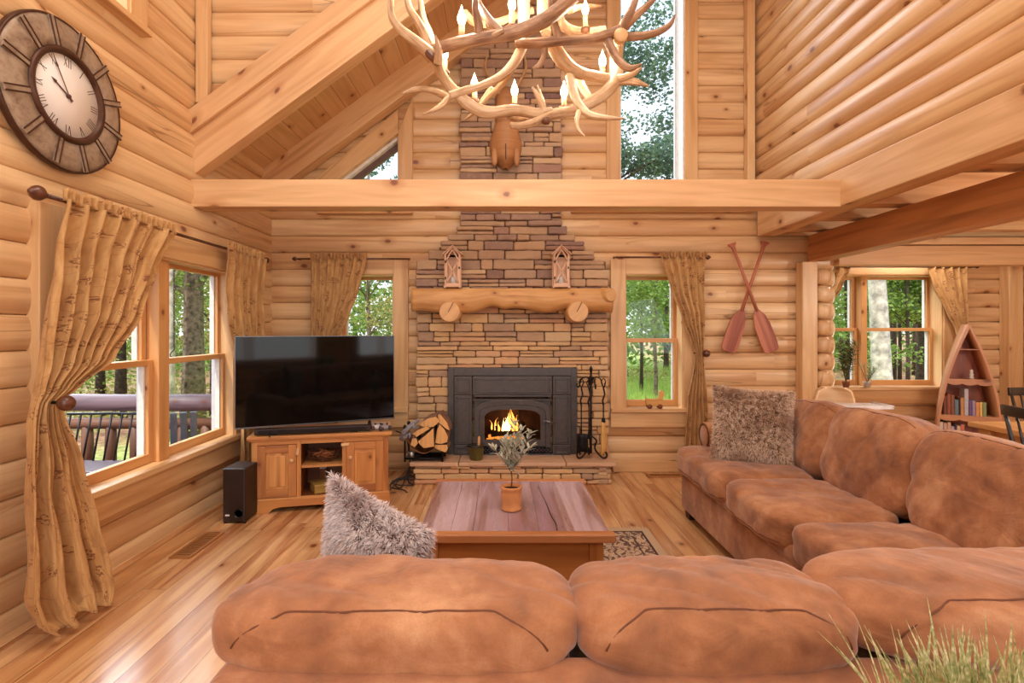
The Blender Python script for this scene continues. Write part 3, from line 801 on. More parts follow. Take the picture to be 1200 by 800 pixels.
for i in range(n):
    for j in range(m):
        j2 = (j + 1) % m; x0, x1 = secs[i][0][0], secs[i + 1][0][0]
        mb.face([ids[i] + j, ids[i + 1] + j, ids[i + 1] + j2, ids[i] + j2], [(x0, j * .03), (x1, j * .03), (x1, j * .03 + .03), (x0, j * .03 + .03)], 1 < j < m - 2)
mb.face([ids[0] + j for j in range(m)], [(secs[0][j][1], secs[0][j][2]) for j in range(m)]); mb.face([ids[n] + j for j in range(m - 1, -1, -1)], [(secs[n][j][1], secs[n][j][2]) for j in range(m - 1, -1, -1)])
mb.build('shelf', mw, mt)
endw = wood('log_end', (232, 186, 128), (216, 164, 104), (176, 118, 66), knots=0, streak=.4, fine=8)
for x, r in ((-.57, .098), (.605, .098)):
    mb = MB(); mb.tube([(x + .0, .12, .008), (x, -.16, .004), (x, -.172, .004)], [r, r, r - .008], 28)
    o = mb.build('support', endw, mt, sharp=.7)
    mb = MB(); mb.box((x + .012, -.1735, .045), (.005, .006, .1), roty(.5)); mb.build('end_check', plain('crack', (90, 54, 28), .9), o)
mb = MB(); mb.tube([(.86, -.05, .16), (.905, -.17, .155), (.908, -.178, .155)], [.075, .062, .055], 18); mb.build('branch_stub', endw, mt, sharp=.7)

# ------------------------------------------------------------------ lanterns on the mantel
lw = wood('lantern_wood', (226, 184, 150), (212, 166, 130), (180, 130, 96), knots=0, streak=.4, fine=40)
def lantern(label, x):
    t = thing('lantern', label, 'lantern', (x, 4.88, 1.786), 0, 'wooden lanterns on the mantel')
    w, d, h, rf = .075, .07, .30, .078
    mb = MB()
    for sx in (-1, 1):
        for sy in (-1, 1): mb.box((sx * (w - .009), sy * (d - .009), h / 2 + .012), (.018, .018, h))
    for sy in (-1, 1): mb.box((0, sy * (d - .009), .03), (2 * w - .03, .018, .028))
    mb.build('frame', lw, t, bevel=.002)
    mb = MB(); mb.box((0, 0, .012), (.165, .155, .012)); mb.box((-.07, -.065, .004), (.02, .02, .012)); mb.box((.07, -.065, .004), (.02, .02, .012)); mb.box((-.07, .065, .004), (.02, .02, .012)); mb.box((.07, .065, .004), (.02, .02, .012)); mb.build('base', lw, t, bevel=.002)
    mb = MB()
    for s in (-1, 1):
        a = math.atan2(rf, w + .012) ; L = math.hypot(rf, w + .015)
        mb.box((s * (w + .012) / 2, 0, h + .012 + rf / 2), (L + .012, .165, .01), roty(s * a))
    mb.build('roof', lw, t, bevel=.002)
    mb = MB()   # front gable trim and crossed bars
    y = -d + .002
    def bar(x0, z0, x1, z1, ww=.012):
        l = math.hypot(x1 - x0, z1 - z0); mb.box(((x0 + x1) / 2, y, (z0 + z1) / 2), (l, .010, ww), roty(-math.atan2(z1 - z0, x1 - x0)))
    bar(-w + .02, .046, w - .02, h - .045); bar(w - .02, .046, -w + .02, h - .045)
    bar(-w + .018, h - .045, 0, h + .055); bar(w - .018, h - .045, 0, h + .055); bar(-w + .004, h + .004, 0, h + .078, .014); bar(w - .004, h + .004, 0, h + .078, .014)
    bar(-w + .022, .04, -w + .022, h - .04, .010); bar(w - .022, .04, w - .022, h - .04, .010)
    mb.build('door', lw, t, bevel=.001)
    mb = MB(); mb.box((0, d - .015, .17), (.13, .006, .30)); mb.prism([(-w, d - .012, h), (w, d - .012, h), (0, d - .012, h + .075)], (0, -.006, 0)); mb.build('back_panel', lw, t)
    mb = MB(); mb.box((-w + .012, -d - .004, .24), (.014, .006, .022)); mb.box((-w + .012, -d - .004, .09), (.014, .006, .022)); mb.box((w - .012, -d - .004, .185), (.014, .008, .018)); mb.build('hinge', M['iron'], t)
    mb = MB(); mb.lathe([(.0, 0), (.026, 0), (.026, .09), (.0, .092)], 14, (0, 0, .02)); mb.build('candle', M['white'], t)
    return t
lantern('pale wooden lantern on the mantel above the firewood, nearer the television', (531 - CX) / F * 4.88)
lantern('pale wooden lantern on the mantel above the fire tools, nearer the paddles', (657 - CX) / F * 4.88)

# ------------------------------------------------------------------ mounted head on the chimney
hd = thing('mounted_head', 'brown mounted animal head hanging on the upper chimney above the tie beam', 'wall mount', (.045, 5.0, 2.93))
hm = wood('head_brown', (190, 136, 88), (170, 116, 72), (130, 82, 48), knots=0, streak=.6, fine=14, rough=.55)
mb = MB(); secs = []
prof = [(0.0, .03, .05), (.03, .055, .085), (.08, .10, .105), (.14, .145, .12), (.22, .158, .125), (.30, .145, .12), (.38, .118, .115), (.46, .095, .105), (.56, .085, .10), (.66, .10, .10), (.74, .08, .08), (.78, .03, .05)]
grid = []
for z, hw, dp in prof:
    row = []
    for i in range(17):
        a = PI * i / 16; x = -hw * math.cos(a); s = math.sin(a)
        lobes = 1 + (.16 * math.cos(3 * (a - PI / 2)) if z < .3 else 0)
        row.append((x, -dp * s ** .8 * lobes * (1.25 if z < .12 else 1) + (.0), z))
    grid.append(row)
mb.sheet(grid); mb.build('head', hm, hd, sub=1)
mb = MB(); mb.box((0, .02, .42), (.20, .05, .62)); mb.build('backing_board', hm, hd, bevel=.02)
for s in (-1, 1):
    mb = MB(); mb.cushion((s * .105, -.085, .10), (.06, .05, .17), k=2.5, n=6); mb.build('cheek', hm, hd)
    mb = MB(); p = smooth_path([(s * .05, -.05, .70, .018), (s * .12, -.07, .80, .015), (s * .19, -.1, .93, .012), (s * .17, -.12, 1.06, .006)], 5)
    mb.tube([q[:3] for q in p], [q[3] for q in p], 8); mb.build('antler', plain('pale_antler', (190, 150, 104), .6, 0, .2), hd)
mb = MB(); mb.box((0, -.148, .13), (.008, .02, .14)); mb.build('nose_line', plain('dark_line', (70, 36, 20), .8), hd)

# ------------------------------------------------------------------ hearth things
HZ = .203
# firewood holder
FX, FY = -.715, 4.80
fh = thing('firewood_holder', 'black iron firewood holder with brown leather sling standing on the left of the hearth', 'firewood holder', (FX, FY, HZ))
px = 1 / 127.
mb = MB()
for x in (-.155, .185):
    for y in (-.085, .12):
        mb.tube([(x, y, .0), (x, y, .36 if x > 0 else .30)], .009, 8); mb.lathe([(0, 0), (.016, .008), (.014, .03), (.0, .042)], 10, (x, y, .355 if x > 0 else .295))
    mb.tube([(x, -.085, .27), (x, .12, .27)], .008, 8)
for y in (-.085, .12): mb.tube([(-.155, y, .03), (.185, y, .03)], .008, 8)
mb.box((.015, .017, .022), (.34, .2, .008))
mb.build('frame', M['iron'], fh)
lm = plain('brown_leather', (150, 96, 56), .5, 0, .25, 14, .1)
mb = MB(); g = []
for j in range(5):
    y = lerp(-.10, .135, j / 4); row = []
    for i in range(21):
        t = i / 20; x = lerp(-.16, .19, t); row.append((x, y, .26 - .205 * math.sin(PI * t) ** .75 * (1 - .06 * abs(j - 2))))
    g.append(row)
mb.sheet(g); mb.build('sling', lm, fh, solid=.006)
mb = MB(); mb.lathe([(.028, 0), (.032, .06), (.028, .06), (.026, .004), (0, .004)], 14, (-.10, -.06, .028)); 
cupo = mb.build('tin_cup', plain('tin', (170, 165, 160), .35, .9, .1), None); cupo.location = (FX, FY, HZ)
tag(cupo, 'small grey tin cup under the firewood sling on the hearth', 'cup')
cut = wood('split_wood', (238, 188, 124), (224, 168, 100), (184, 120, 62), knots=0, streak=.5, fine=10, rough=.7)
barkm = plain('bark_brown', (150, 112, 88), .9, 0, .5, 40, .6)
def firelog(label, poly, y0, y1):
    """poly in pixel coordinates of the photo on the front plane of the pile"""
    T = at(sum(p[0] for p in poly) / len(poly), sum(p[1] for p in poly) / len(poly), y0)
    t = thing('firewood_log', label, 'firewood', T, 0, 'split firewood in the leather holder')
    P = [at(p[0], p[1], y0) - T for p in poly]
    ds = [1.0, 1.04, 1.0]; mb = MB(); k = len(P)
    rows = []
    for q, yy in ((1.0, 0), (1.06, (y1 - y0) * .5), (.98, y1 - y0)):
        rows.append(mb.add([V((p.x * q + R.uniform(-.003, .003), yy, p.z * q + R.uniform(-.003, .003))) for p in P]))
    for a in range(2):
        for i in range(k):
            i2 = (i + 1) % k; mb.face([rows[a] + i2, rows[a] + i, rows[a + 1] + i, rows[a + 1] + i2], [(0, i * .04), (0, i * .04 + .04), (.1, i * .04 + .04), (.1, i * .04)])
    mb.face([rows[2] + i for i in range(k - 1, -1, -1)], [(P[i].x, P[i].z) for i in range(k - 1, -1, -1)])
    mb.build('bark', barkm, t)
    mb = MB(); mb.face([mb.add([p * .985 + V((0, -.001, 0)) for p in P]) + i for i in range(k)], [(p.z * 2, p.x * 2) for p in P])
    mb.build('cut_face', cut, t)
# the photo's pile: y grows downwards
firelog('big pale split firewood log in the middle of the leather holder', [(490, 517), (503, 506), (508, 501), (509, 523), (497, 525), (492, 521)], 4.66, 4.93)
firelog('tall reddish split firewood log beside the black upright of the holder', [(510, 519), (512, 504), (515, 497), (521, 503), (525, 512), (524, 518), (517, 520)], 4.67, 4.93)
firelog('flat split firewood log leaning over the pale one on the left of the holder', [(484, 508), (489, 504), (501, 499), (504, 502), (494, 508), (488, 512)], 4.665, 4.92)
firelog('wide low firewood log lying lowest in the leather sling', [(509, 524), (510, 521), (524, 521), (525, 526), (522, 530), (514, 527)], 4.675, 4.93)
firelog('grey bark-covered firewood log lying on top of the pile', [(492, 498), (495, 494), (502, 490), (511, 488), (516, 493), (508, 500), (498, 501)], 4.68, 4.95)
firelog('narrow bark-sided firewood log standing up beside the hearth insert', [(514, 495), (513, 486), (516, 485), (524, 495), (527, 504), (524, 503)], 4.69, 4.95)
firelog('small firewood log wedged at the left edge of the sling', [(481, 521), (483, 514), (488, 513), (490, 519), (486, 524)], 4.68, 4.93)
# glove draped on the pile
gl = thing('work_glove', 'grey and blue work glove draped over the left end of the firewood pile', 'glove', at(478, 505, 4.66))
gm = plain('glove_grey', (150, 146, 152), .85, 0, .5, 60); gT = at(478, 505, 4.66)
mb = MB(); P = [at(a, b, y) - gT for a, b, y in ((489, 493, 4.72), (484, 497, 4.68), (478, 502, 4.66), (473, 508, 4.66))]
mb.tube(smooth_path(P, 4), [.03] * 4 + [.044] * 5 + [.042] * 4, 12, flat=.5); mb.build('palm', gm, gl)
for a, b, c, d in ((473, 508, 468.5, 515), (475, 508, 471, 516.5), (477, 508, 474.5, 516), (480, 507, 480, 513), (481, 500, 488, 500)):
    mb = MB(); mb.tube([at(a, b, 4.655) - gT, at((a + c) / 2, (b + d) / 2, 4.645) - gT, at(c, d, 4.652) - gT], [.0125, .0125, .009], 8); mb.build('finger', plain('glove_finger_%d' % a, (136, 138, 152) if a != 475 else (186, 150, 120), .85, 0, .4, 60), gl)
# pail with brush
pl = thing('pail', 'olive green metal pail standing on the hearth in front of the stove insert', 'pail', (at(558, 541, 4.78).x, 4.80, HZ))
gm2 = plain('olive_enamel', (122, 118, 62), .4, .2, .3, 12)
mb = MB(); mb.lathe([(.058, 0), (.072, .125), (.078, .128), (.072, .132), (.069, .125), (.056, .006), (0, .006)], 24); mb.build('body', gm2, pl)
mb = MB(); mb.lathe([(.0725, .118), (.079, .122), (.079, .135), (.0735, .135)], 24); mb.build('rim', plain('dark_rim', (70, 66, 60), .4, .7), pl)
mb = MB(); mb.tube([(-.076, 0, .12), (-.098, -.02, .122), (-.10, -.05, .125)], .005, 6); mb.tube([(.076, 0, .12), (.095, -.02, .125), (.092, -.06, .128)], .005, 6); mb.build('handle', M['iron'], pl)
br = thing('hand_brush', 'light wooden brush handle sticking up out of the olive pail', 'brush', (pl.location.x + .02, 4.79, HZ + .01))
mb = MB(); mb.tube([(0, 0, .0), (.003, 0, .10), (.006, 0, .19), (.006, 0, .205)], [.014, .013, .013, .007], 10); mb.build('handle', endw, br)
mb = MB(); mb.box((0, 0, .012), (.05, .03, .025)); mb.build('bristles', plain('bristle_tan', (150, 120, 80), .9, 0, .4, 90), br)

# fire tools stand
TX, TY = at(693, 540, 4.82).x, 4.84
ts = thing('fireplace_tool_stand', 'black wrought iron fireplace tool stand with scrolled feet on the right of the hearth', 'tool stand', (TX, TY, HZ))
mb = MB(); mb.tube([(0, 0, .05), (0, 0, .80)], .010, 8); mb.lathe([(0, 0), (.014, .01), (.010, .03), (.018, .04), (0, .075)], 10, (0, 0, .79)); mb.lathe([(.022, 0), (.022, .012)], 10, (0, 0, .70)); mb.build('post', M['iron'], ts)
for a in (math.radians(200), math.radians(-20), math.radians(90)):
    mb = MB(); c, s = math.cos(a), math.sin(a)
    p = [(r * c, r * s, z) for r, z in smooth_path([(.0, .21), (.05, .17), (.035, .10), (.07, .045), (.115, .012), (.145, .03), (.14, .065), (.115, .06), (.118, .04)], 5)]
    mb.tube(p, .008, 8); mb.build('foot', M['iron'], ts)
for a in (math.radians(180), math.radians(0), math.radians(90), math.radians(-80)):
    mb = MB(); c, s = math.cos(a), math.sin(a)
    p = [(r * c, r * s, z) for r, z in smooth_path([(.0, .71), (.04, .755), (.085, .74), (.105, .69), (.115, .66), (.13, .675), (.125, .70)], 5)]
    mb.tube(p, .006, 8); mb.build('hook', M['iron'], ts)
def tool(name, label, x, y, head):
    t = thing(name, label, 'fireplace tool', (TX + x, TY + y, HZ), 0, 'fireplace tools on the iron stand')
    mb = MB(); p = smooth_path([(0, 0, .66), (.02, 0, .71), (0, 0, .745), (-.02, 0, .71), (0, 0, .66)], 4); mb.tube(p, .005, 6); mb.tube([(0, 0, .66), (.012, 0, .60), (-.008, 0, .54), (0, 0, .5)], .008, 8); mb.build('handle', M['iron'], t)
    mb = MB(); mb.tube([(0, 0, .5), (0, 0, .2)], .0065, 8); mb.build('shaft', M['iron'], t); head(t); return t
def h_shovel(t):
    mb = MB(); g = [[(x, -.012 + .03 * (abs(x) / .05) ** 2 * -1, z) for x in (-.05, -.03, 0, .03, .05)] for z in (.24, .20, .12, .07)]; mb.sheet(g); mb.build('blade', M['iron'], t, solid=.004)
def h_poker(t):
    mb = MB(); mb.tube([(0, 0, .2), (0, 0, .06), (.005, 0, .03)], [.0065, .006, .002], 8); mb.tube([(0, 0, .11), (.03, 0, .10), (.036, 0, .13)], [.005, .005, .002], 6); mb.build('point', M['iron'], t)
def h_broom(t):
    mb = MB(); mb.tube([(0, 0, .38), (0, 0, .34)], [.016, .02], 10); mb.build('ferrule', M['iron'], t)
    mb = MB(); mb.tube([(0, 0, .345), (0, 0, .30), (0, 0, .12), (0, 0, .05)], [.022, .026, .034, .04], 14, flat=.6); mb.build('bristles', wood('straw', (226, 184, 110), (212, 164, 90), (170, 118, 60), knots=0, streak=.8, fine=90), t)
def h_tongs(t):
    mb = MB(); mb.tube([(0, 0, .3), (-.015, 0, .2), (-.012, 0, .08), (0, 0, .06)], .005, 6); mb.tube([(0, 0, .3), (.015, 0, .2), (.012, 0, .08), (0, 0, .06)], .005, 6); mb.build('jaw', M['iron'], t)
tool('ash_shovel', 'black ash shovel hanging on the left of the fireplace tool stand', -.095, -.035, h_shovel)
tool('hearth_broom', 'hearth broom with yellow straw bristles hanging on the tool stand', .11, -.03, h_broom)
tool('fire_poker', 'thin black poker hanging behind the post of the tool stand', .015, .10, h_poker)
tool('fire_tongs', 'black fire tongs hanging in front between shovel and post', -.035, -.10, h_tongs)
# ------------------------------------------------------------------ suede sectional
def suede(name, a, b, c):
    t = NT(name); o = t.obj(); uv = t.uv()
    f = t.noise(o, 3.2, 4, .6, .5); f2 = t.noise(o, 11, 3, .6, .3); g = t.noise(o, 260, 2, .6)
    col = t.ramp(t.mrange(t.math('MULTIPLY_ADD', f2, .4, t.math('MULTIPLY', f, .6)), .32, .68, 0, 1), [(0, srgb(*a)), (.5, srgb(*b)), (1, srgb(*c))])
    col = t.mix(t.math('MULTIPLY', t.mrange(g, .4, .7, 0, 1), .16), col, srgb(96, 54, 30))
    crease = t.noise(t.mapping(o, (5, 5, 9)), 1, 3, .55, 1.2)
    t.bsdf(Base_Color=col, Roughness=.78, Sheen_Weight=.45, Sheen_Roughness=.45, Sheen_Tint=(1, .86, .80, 1), Normal=t.bump(crease, .38, .03, t.bump(g, .15, .002)))
    return t.m
M['suede'] = suede('brown_suede', (116, 70, 42), (170, 112, 70), (210, 158, 114))
M['seam'] = plain('dark_seam', (112, 66, 42), .8)
so = thing('sectional_sofa', 'large L-shaped brown suede sectional sofa around the coffee table', 'sofa', (0, 0, 0))
def seampath(m, pts): return [m(p) for p in pts]
def cush(name, c, d, k=4.5, n=18, rot=None, wr=.012, seed=0, ws=4.0, puff=0, seam=None, fn=None, roll=None):
    mb = MB(); m = mb.cushion(c, d, k, n, rot, wr, seed, puff, ws, fn)
    if roll: m = mb.cushion(roll[0], roll[1], 3.4, n, rot, wr * .85, seed + 1, 0, ws)
    o = mb.build(name, M['suede'], so)
    for path in (seam or []):
        P = [m(p) for p in path]
        for _ in range(2): P = [P[0]] + [(P[q - 1] + P[q] * 2 + P[q + 1]) / 4 for q in range(1, len(P) - 1)] + [P[-1]]
        s = MB(); s.tube(P, .0022, 6); s.build('seam', M['seam'], o)
    return o
def edge_path(ax, s1, s2, n=40):     # along cube edge: ax runs -1..1, the two other coordinates fixed
    out = []
    for i in range(n + 1):
        p = [0, 0, 0]; o = [a for a in range(3) if a != ax]; p[ax] = lerp(-1, 1, i / n); p[o[0]], p[o[1]] = s1, s2; out.append(tuple(p))
    return out
# --- near part: seen from behind, along X
mb = MB(); mb.box((.90, .90, .385), (2.86, .22, .79)); mb.build('back_frame', M['suede'], so, bevel=.035, seg=4)
mb = MB(); mb.box((.55, 1.44, .19), (2.30, .9, .30)); mb.build('base', M['suede'], so, bevel=.02, seg=3)
def topseam():
    out = []
    for i in range(49):
        u = lerp(-.97, .97, i / 48); s = max(0, (abs(u) - .6) / .37) ** 2.2; f = math.radians(50 - 52 * s); mx = max(abs(math.cos(f)), abs(math.sin(f)))
        out.append((u, -math.cos(f) / mx, math.sin(f) / mx))
    return [out]
for i, (a, b, top, sd) in enumerate(((-.575, .158, .885, 1), (.140, .70, .888, 5), (.66, 1.42, .905, 9))):
    dz = top - .50
    cush('back_cushion', ((a + b) / 2, 1.14, .49 + dz / 2), (b - a - .02, .24, dz - .03), 3.9, 30, None, .009, sd, 5.2, seam=topseam(), roll=(((a + b) / 2, 1.085, top - .072), (b - a, .315, .15)))
for i, (a, b) in enumerate(((-.52, .12), (.13, .76), (.77, 1.38))):
    cush('seat_cushion', ((a + b) / 2, 1.56, .42), (b - a, .74, .19), 5, 14, None, .008, 20 + i, 3)
mb = MB(); mb.cushion((-.615, 1.36, .30), (.19, 1.04, .56), 6, 12, None, .006, 3); mb.build('arm', M['suede'], so)
# --- right part: along Y
mb = MB(); mb.box((2.27, 2.36, .40), (.2, 3.1, .80)); mb.build('back_frame', M['suede'], so, bevel=.04, seg=4)
mb = MB(); mb.box((1.78, 2.88, .185), (.84, 2.1, .25)); mb.build('base', M['suede'], so, bevel=.02, seg=3)
mb = MB(); mb.box((1.79, 2.88, .335), (.86, 2.12, .085)); mb.build('seat_deck', M['suede'], so, bevel=.03, seg=3)
# seats, the far one wraps round the front of the arm
cush('seat_cushion', (1.625, 3.555, .43), (.64, .90, .205), 5.5, 20, None, .012, 31, 3.2, seam=[edge_path(1, -.97, -.55, 30)])
cush('seat_cushion', (1.625, 2.79, .425), (.66, .65, .205), 5.5, 18, None, .012, 32, 3.2, seam=[edge_path(1, -.97, -.55, 30)])
cush('seat_cushion', (1.66, 2.13, .425), (.70, .66, .205), 5.5, 18, None, .012, 33, 3.2)
lean = roty(math.radians(13))
cush('back_cushion', (2.075, 3.42, .685), (.27, .66, .50), 3.4, 22, lean, .014, 41, 3.6, seam=[edge_path(1, -.75, .98, 30)])
cush('back_cushion', (2.045, 2.80, .70), (.29, .68, .52), 4.2, 28, lean, .012, 42, 3.4, seam=[edge_path(1, -.75, .98, 30)])
cush('back_cushion', (2.035, 2.12, .69), (.30, .72, .52), 4.2, 28, lean, .012, 43, 3.4, seam=[edge_path(1, -.75, .98, 30)])
# rolled arm at the far end
mb = MB(); mb.box((1.95, 3.92, .30), (.80, .16, .5)); p = []
mb.tube([(1.535, 3.93, .60), (1.55, 3.93, .60), (2.3, 3.93, .62)], [.085, .10, .10], 24)
mb.build('arm', M['suede'], so, sharp=.9)
mb = MB(); pts = [(1.533, 3.93 + math.cos(a) * .088, .60 + math.sin(a) * .088) for a in [2 * PI * i / 24 for i in range(24)]]; mb.tube(pts, .006, 6, closed=True); mb.build('seam', M['seam'], so.children[-1])
for x, y in ((1.42, 3.86), (2.25, 3.9), (1.42, 2.2), (2.25, .95), (-.6, .95), (-.6, 1.8)):
    mb = MB(); mb.box((x, y, .035), (.07, .07, .07), taper=1.2); mb.build('foot', plain('dark_foot', (52, 34, 24), .5), so)

# ------------------------------------------------------------------ fur pillows
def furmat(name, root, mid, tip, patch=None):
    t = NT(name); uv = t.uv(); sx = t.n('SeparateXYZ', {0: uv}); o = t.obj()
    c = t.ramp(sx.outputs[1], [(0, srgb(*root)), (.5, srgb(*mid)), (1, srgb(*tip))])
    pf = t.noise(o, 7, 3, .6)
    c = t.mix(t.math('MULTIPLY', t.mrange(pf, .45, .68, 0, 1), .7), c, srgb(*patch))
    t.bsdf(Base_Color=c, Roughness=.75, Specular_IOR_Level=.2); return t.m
def fur_pillow(name, label, loc, rot, w, h, th, mat, base, n, ln, seed, droop=(0, 0, -1), shear=0):
    t = thing(name, label, 'pillow', loc, rot=rot)
    rr = random.Random(seed)
    Minv = Euler(rot).to_matrix().transposed(); dr = Minv @ V(droop)
    def surf(u, v, s):
        e = max(0, (1 - abs(u) ** 2.6)) ** .55 * max(0, (1 - abs(v) ** 2.6)) ** .55
        pin = 1 - .05 * (u * u * v * v) * 2 + .04 * (1 - u * u) * (1 - v * v) * 0
        bend = .02 * math.sin(u * 2 + seed) + .012 * noise.noise(V((u * 2, v * 2, seed)))
        x = u * w / 2 * (1 - .06 * (1 - v * v)) ; z = v * h / 2 * (1 - .06 * (1 - u * u))
        return V((x - shear * z, s * th / 2 * e + bend, z))
    mb = MB(); N = 20
    for s in (-1, 1):
        ids = {}
        for i in range(N + 1):
            for j in range(N + 1): ids[i, j] = mb.add([surf(-1 + 2 * i / N, -1 + 2 * j / N, s)])
        for i in range(N):
            for j in range(N):
                q = [ids[i, j], ids[i + 1, j], ids[i + 1, j + 1], ids[i, j + 1]]
                mb.face(q if s < 0 else q[::-1], [(0, .1)] * 4, True)
    mb.build('cover', base, t)
    mb = MB(); e = .02
    for k in range(n):
        u, v = rr.uniform(-1, 1), rr.uniform(-1, 1); s = 1 if rr.random() < .42 else -1
        p = surf(u, v, s); a = surf(u + e, v, s) - p; b = surf(u, v + e, s) - p
        nn = a.cross(b); nn = (nn.normalized() if nn.length > 1e-9 else V((0, s, 0))) * (1 if s < 0 else -1)
        nn = (nn + V((u ** 5, 0, v ** 5)) * .9).normalized()
        cl = V((noise.noise(V((u * 9, v * 9, seed))), 0, noise.noise(V((u * 9, v * 9, seed + 9))))) * 1.1
        d1 = (nn + cl * .6 + dr * .25 + V((rr.uniform(-.3, .3), rr.uniform(-.3, .3), rr.uniform(-.3, .3)))).normalized()
        d2 = (d1 + dr * .55 + cl * .5).normalized(); L = ln * rr.uniform(.6, 1.25); wd = rr.uniform(.0011, .0022)
        sd = d1.cross(V((rr.uniform(-1, 1), rr.uniform(-1, 1), rr.uniform(-1, 1)))).normalized() * wd
        p1 = p + d1 * L * .5; p2 = p1 + d2 * L * .5
        i = mb.add([p - sd, p + sd, p1 + sd * .8, p1 - sd * .8, p2])
        r = rr.uniform(0, .15)
        mb.face([i, i + 1, i + 2, i + 3], [(0, r), (0, r), (0, .5 + r), (0, .5 + r)], True); mb.face([i + 3, i + 2, i + 4], [(0, .5 + r), (0, .5 + r), (0, 1)], True)
    f = mb.build('fur', mat, t); f['kind'] = 'stuff'
    return t
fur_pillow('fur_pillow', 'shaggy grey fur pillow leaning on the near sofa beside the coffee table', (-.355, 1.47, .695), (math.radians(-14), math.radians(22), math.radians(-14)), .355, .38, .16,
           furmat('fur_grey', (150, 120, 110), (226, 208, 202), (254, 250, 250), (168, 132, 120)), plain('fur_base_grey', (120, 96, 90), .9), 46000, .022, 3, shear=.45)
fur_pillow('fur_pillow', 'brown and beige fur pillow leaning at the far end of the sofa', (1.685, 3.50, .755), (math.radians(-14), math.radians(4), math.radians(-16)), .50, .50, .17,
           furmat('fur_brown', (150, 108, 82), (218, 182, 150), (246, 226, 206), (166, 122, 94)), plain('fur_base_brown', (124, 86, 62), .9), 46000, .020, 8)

# ------------------------------------------------------------------ coffee table
ct = thing('coffee_table', 'square reclaimed wood coffee table with purplish worn plank top', 'table', (.06, 2.825, 0))
top = wood('worn_top', (204, 182, 194), (158, 128, 146), (134, 92, 82), knotc=(70, 40, 30), knots=.1, streak=1.2, var=.28, fine=16, rough=.28, coat=.45)
tb = wood('table_body', (206, 142, 74), (182, 116, 54), (140, 78, 34), knots=.15, streak=.8, rough=.4)
edge = wood('table_edge', (204, 144, 92), (182, 118, 70), (138, 80, 46), knots=.1, streak=.8, rough=.38)
mb = MB(); x = -.445
for wd in (.15, .105, .165, .145, .125, .20):
    mb.box((x + wd / 2, .0, .443), (wd - .0006, .80, .034), g=1); x += wd
mb.build('plank_top', top, ct, bevel=.0015)
for y in (-.425, .425):
    mb = MB(); mb.box((0, y, .444), (.93, .055, .038), g=0); mb.build('breadboard_end', edge, ct, bevel=.005)
mb = MB(); p = smooth_path([(.165, .33, 0), (.172, .15, 0), (.185, .0, 0), (.192, -.18, 0), (.205, -.30, 0), (.203, -.39, 0)], 4)
mb.tube([(a, b, .4603) for a, b, _ in p], [.0015] * 8 + [.003] * (len(p) - 8), 4); mb.build('crack', plain('crack_dark', (40, 24, 18), .9), ct)
for sx in (-1, 1):
    for sy in (-1, 1):
        mb = MB(); mb.box((sx * .385, sy * .375, .212), (.065, .065, .424)); mb.build('leg', tb, ct, bevel=.004)
for sy in (-1, 1):
    mb = MB(); mb.box((0, sy * .38, .25), (.71, .03, .35), g=0); mb.build('side_panel', tb, ct, bevel=.003)
for sx in (-1, 1):
    mb = MB(); mb.box((sx * .39, 0, .25), (.03, .69, .35), g=1); mb.build('side_panel', tb, ct, bevel=.003)

# potted olive sprig on the table
pp = thing('potted_plant', 'small potted plant with silvery leaves in a terracotta pot on the coffee table', 'plant', (.054, 2.72, .4615))
tc_ = plain('terracotta', (214, 146, 88), .6, 0, .12, 16)
mb = MB(); mb.lathe([(0, .0), (.048, 0), (.052, .004), (.052, .012), (.0475, .018), (.052, .05), (.0535, .09), (.051, .105), (.0555, .110), (.0565, .120), (.053, .124), (.047, .120), (.045, .105), (0, .104)], 32); mb.build('pot', tc_, pp)
mb = MB(); mb.lathe([(.046, .106), (.02, .110), (0, .109)], 16); mb.build('soil', plain('soil', (62, 42, 30), .95, 0, .5, 90, .5), pp)
stemm = plain('stem_brown', (110, 82, 60), .8, 0, .3, 40)
lf = leafm('silver_leaf', [(.3, (136, 144, 122)), (.5, (192, 194, 174)), (.7, (228, 220, 204))], 8, .3)
rr = random.Random(5); mb = MB(); lm_ = MB()
def leaf(mb, p, d, ln, wd, up=V((0, 0, 1)), curl=.25, fold=.2):
    d = V(d).normalized(); s = d.cross(up); s = s.normalized() if s.length > 1e-4 else V((1, 0, 0)); nn = s.cross(d)
    pr = ((0, .12), (.3, .85), (.6, 1), (.85, .6), (1, .05)); L = []; Rr = []; C = []
    for t, w in pr:
        q = V(p) + d * ln * t - nn * (-curl * ln * t * t * -1)
        C.append(q); L.append(q + s * wd * w / 2 + nn * fold * wd * w / 2); Rr.append(q - s * wd * w / 2 + nn * fold * wd * w / 2)
    a = mb.add(L); b = mb.add(C); c = mb.add(Rr)
    for i in range(4):
        mb.face([a + i, b + i, b + i + 1, a + i + 1], [(pr[i][0], 0), (pr[i][0], .5), (pr[i + 1][0], .5), (pr[i + 1][0], 0)], True)
        mb.face([b + i, c + i, c + i + 1, b + i + 1], [(pr[i][0], .5), (pr[i][0], 1), (pr[i + 1][0], 1), (pr[i + 1][0], .5)], True)
mb.tube([(0, 0, .10), (.004, 0, .16), (.0, 0, .21)], [.004, .0035, .003], 6)
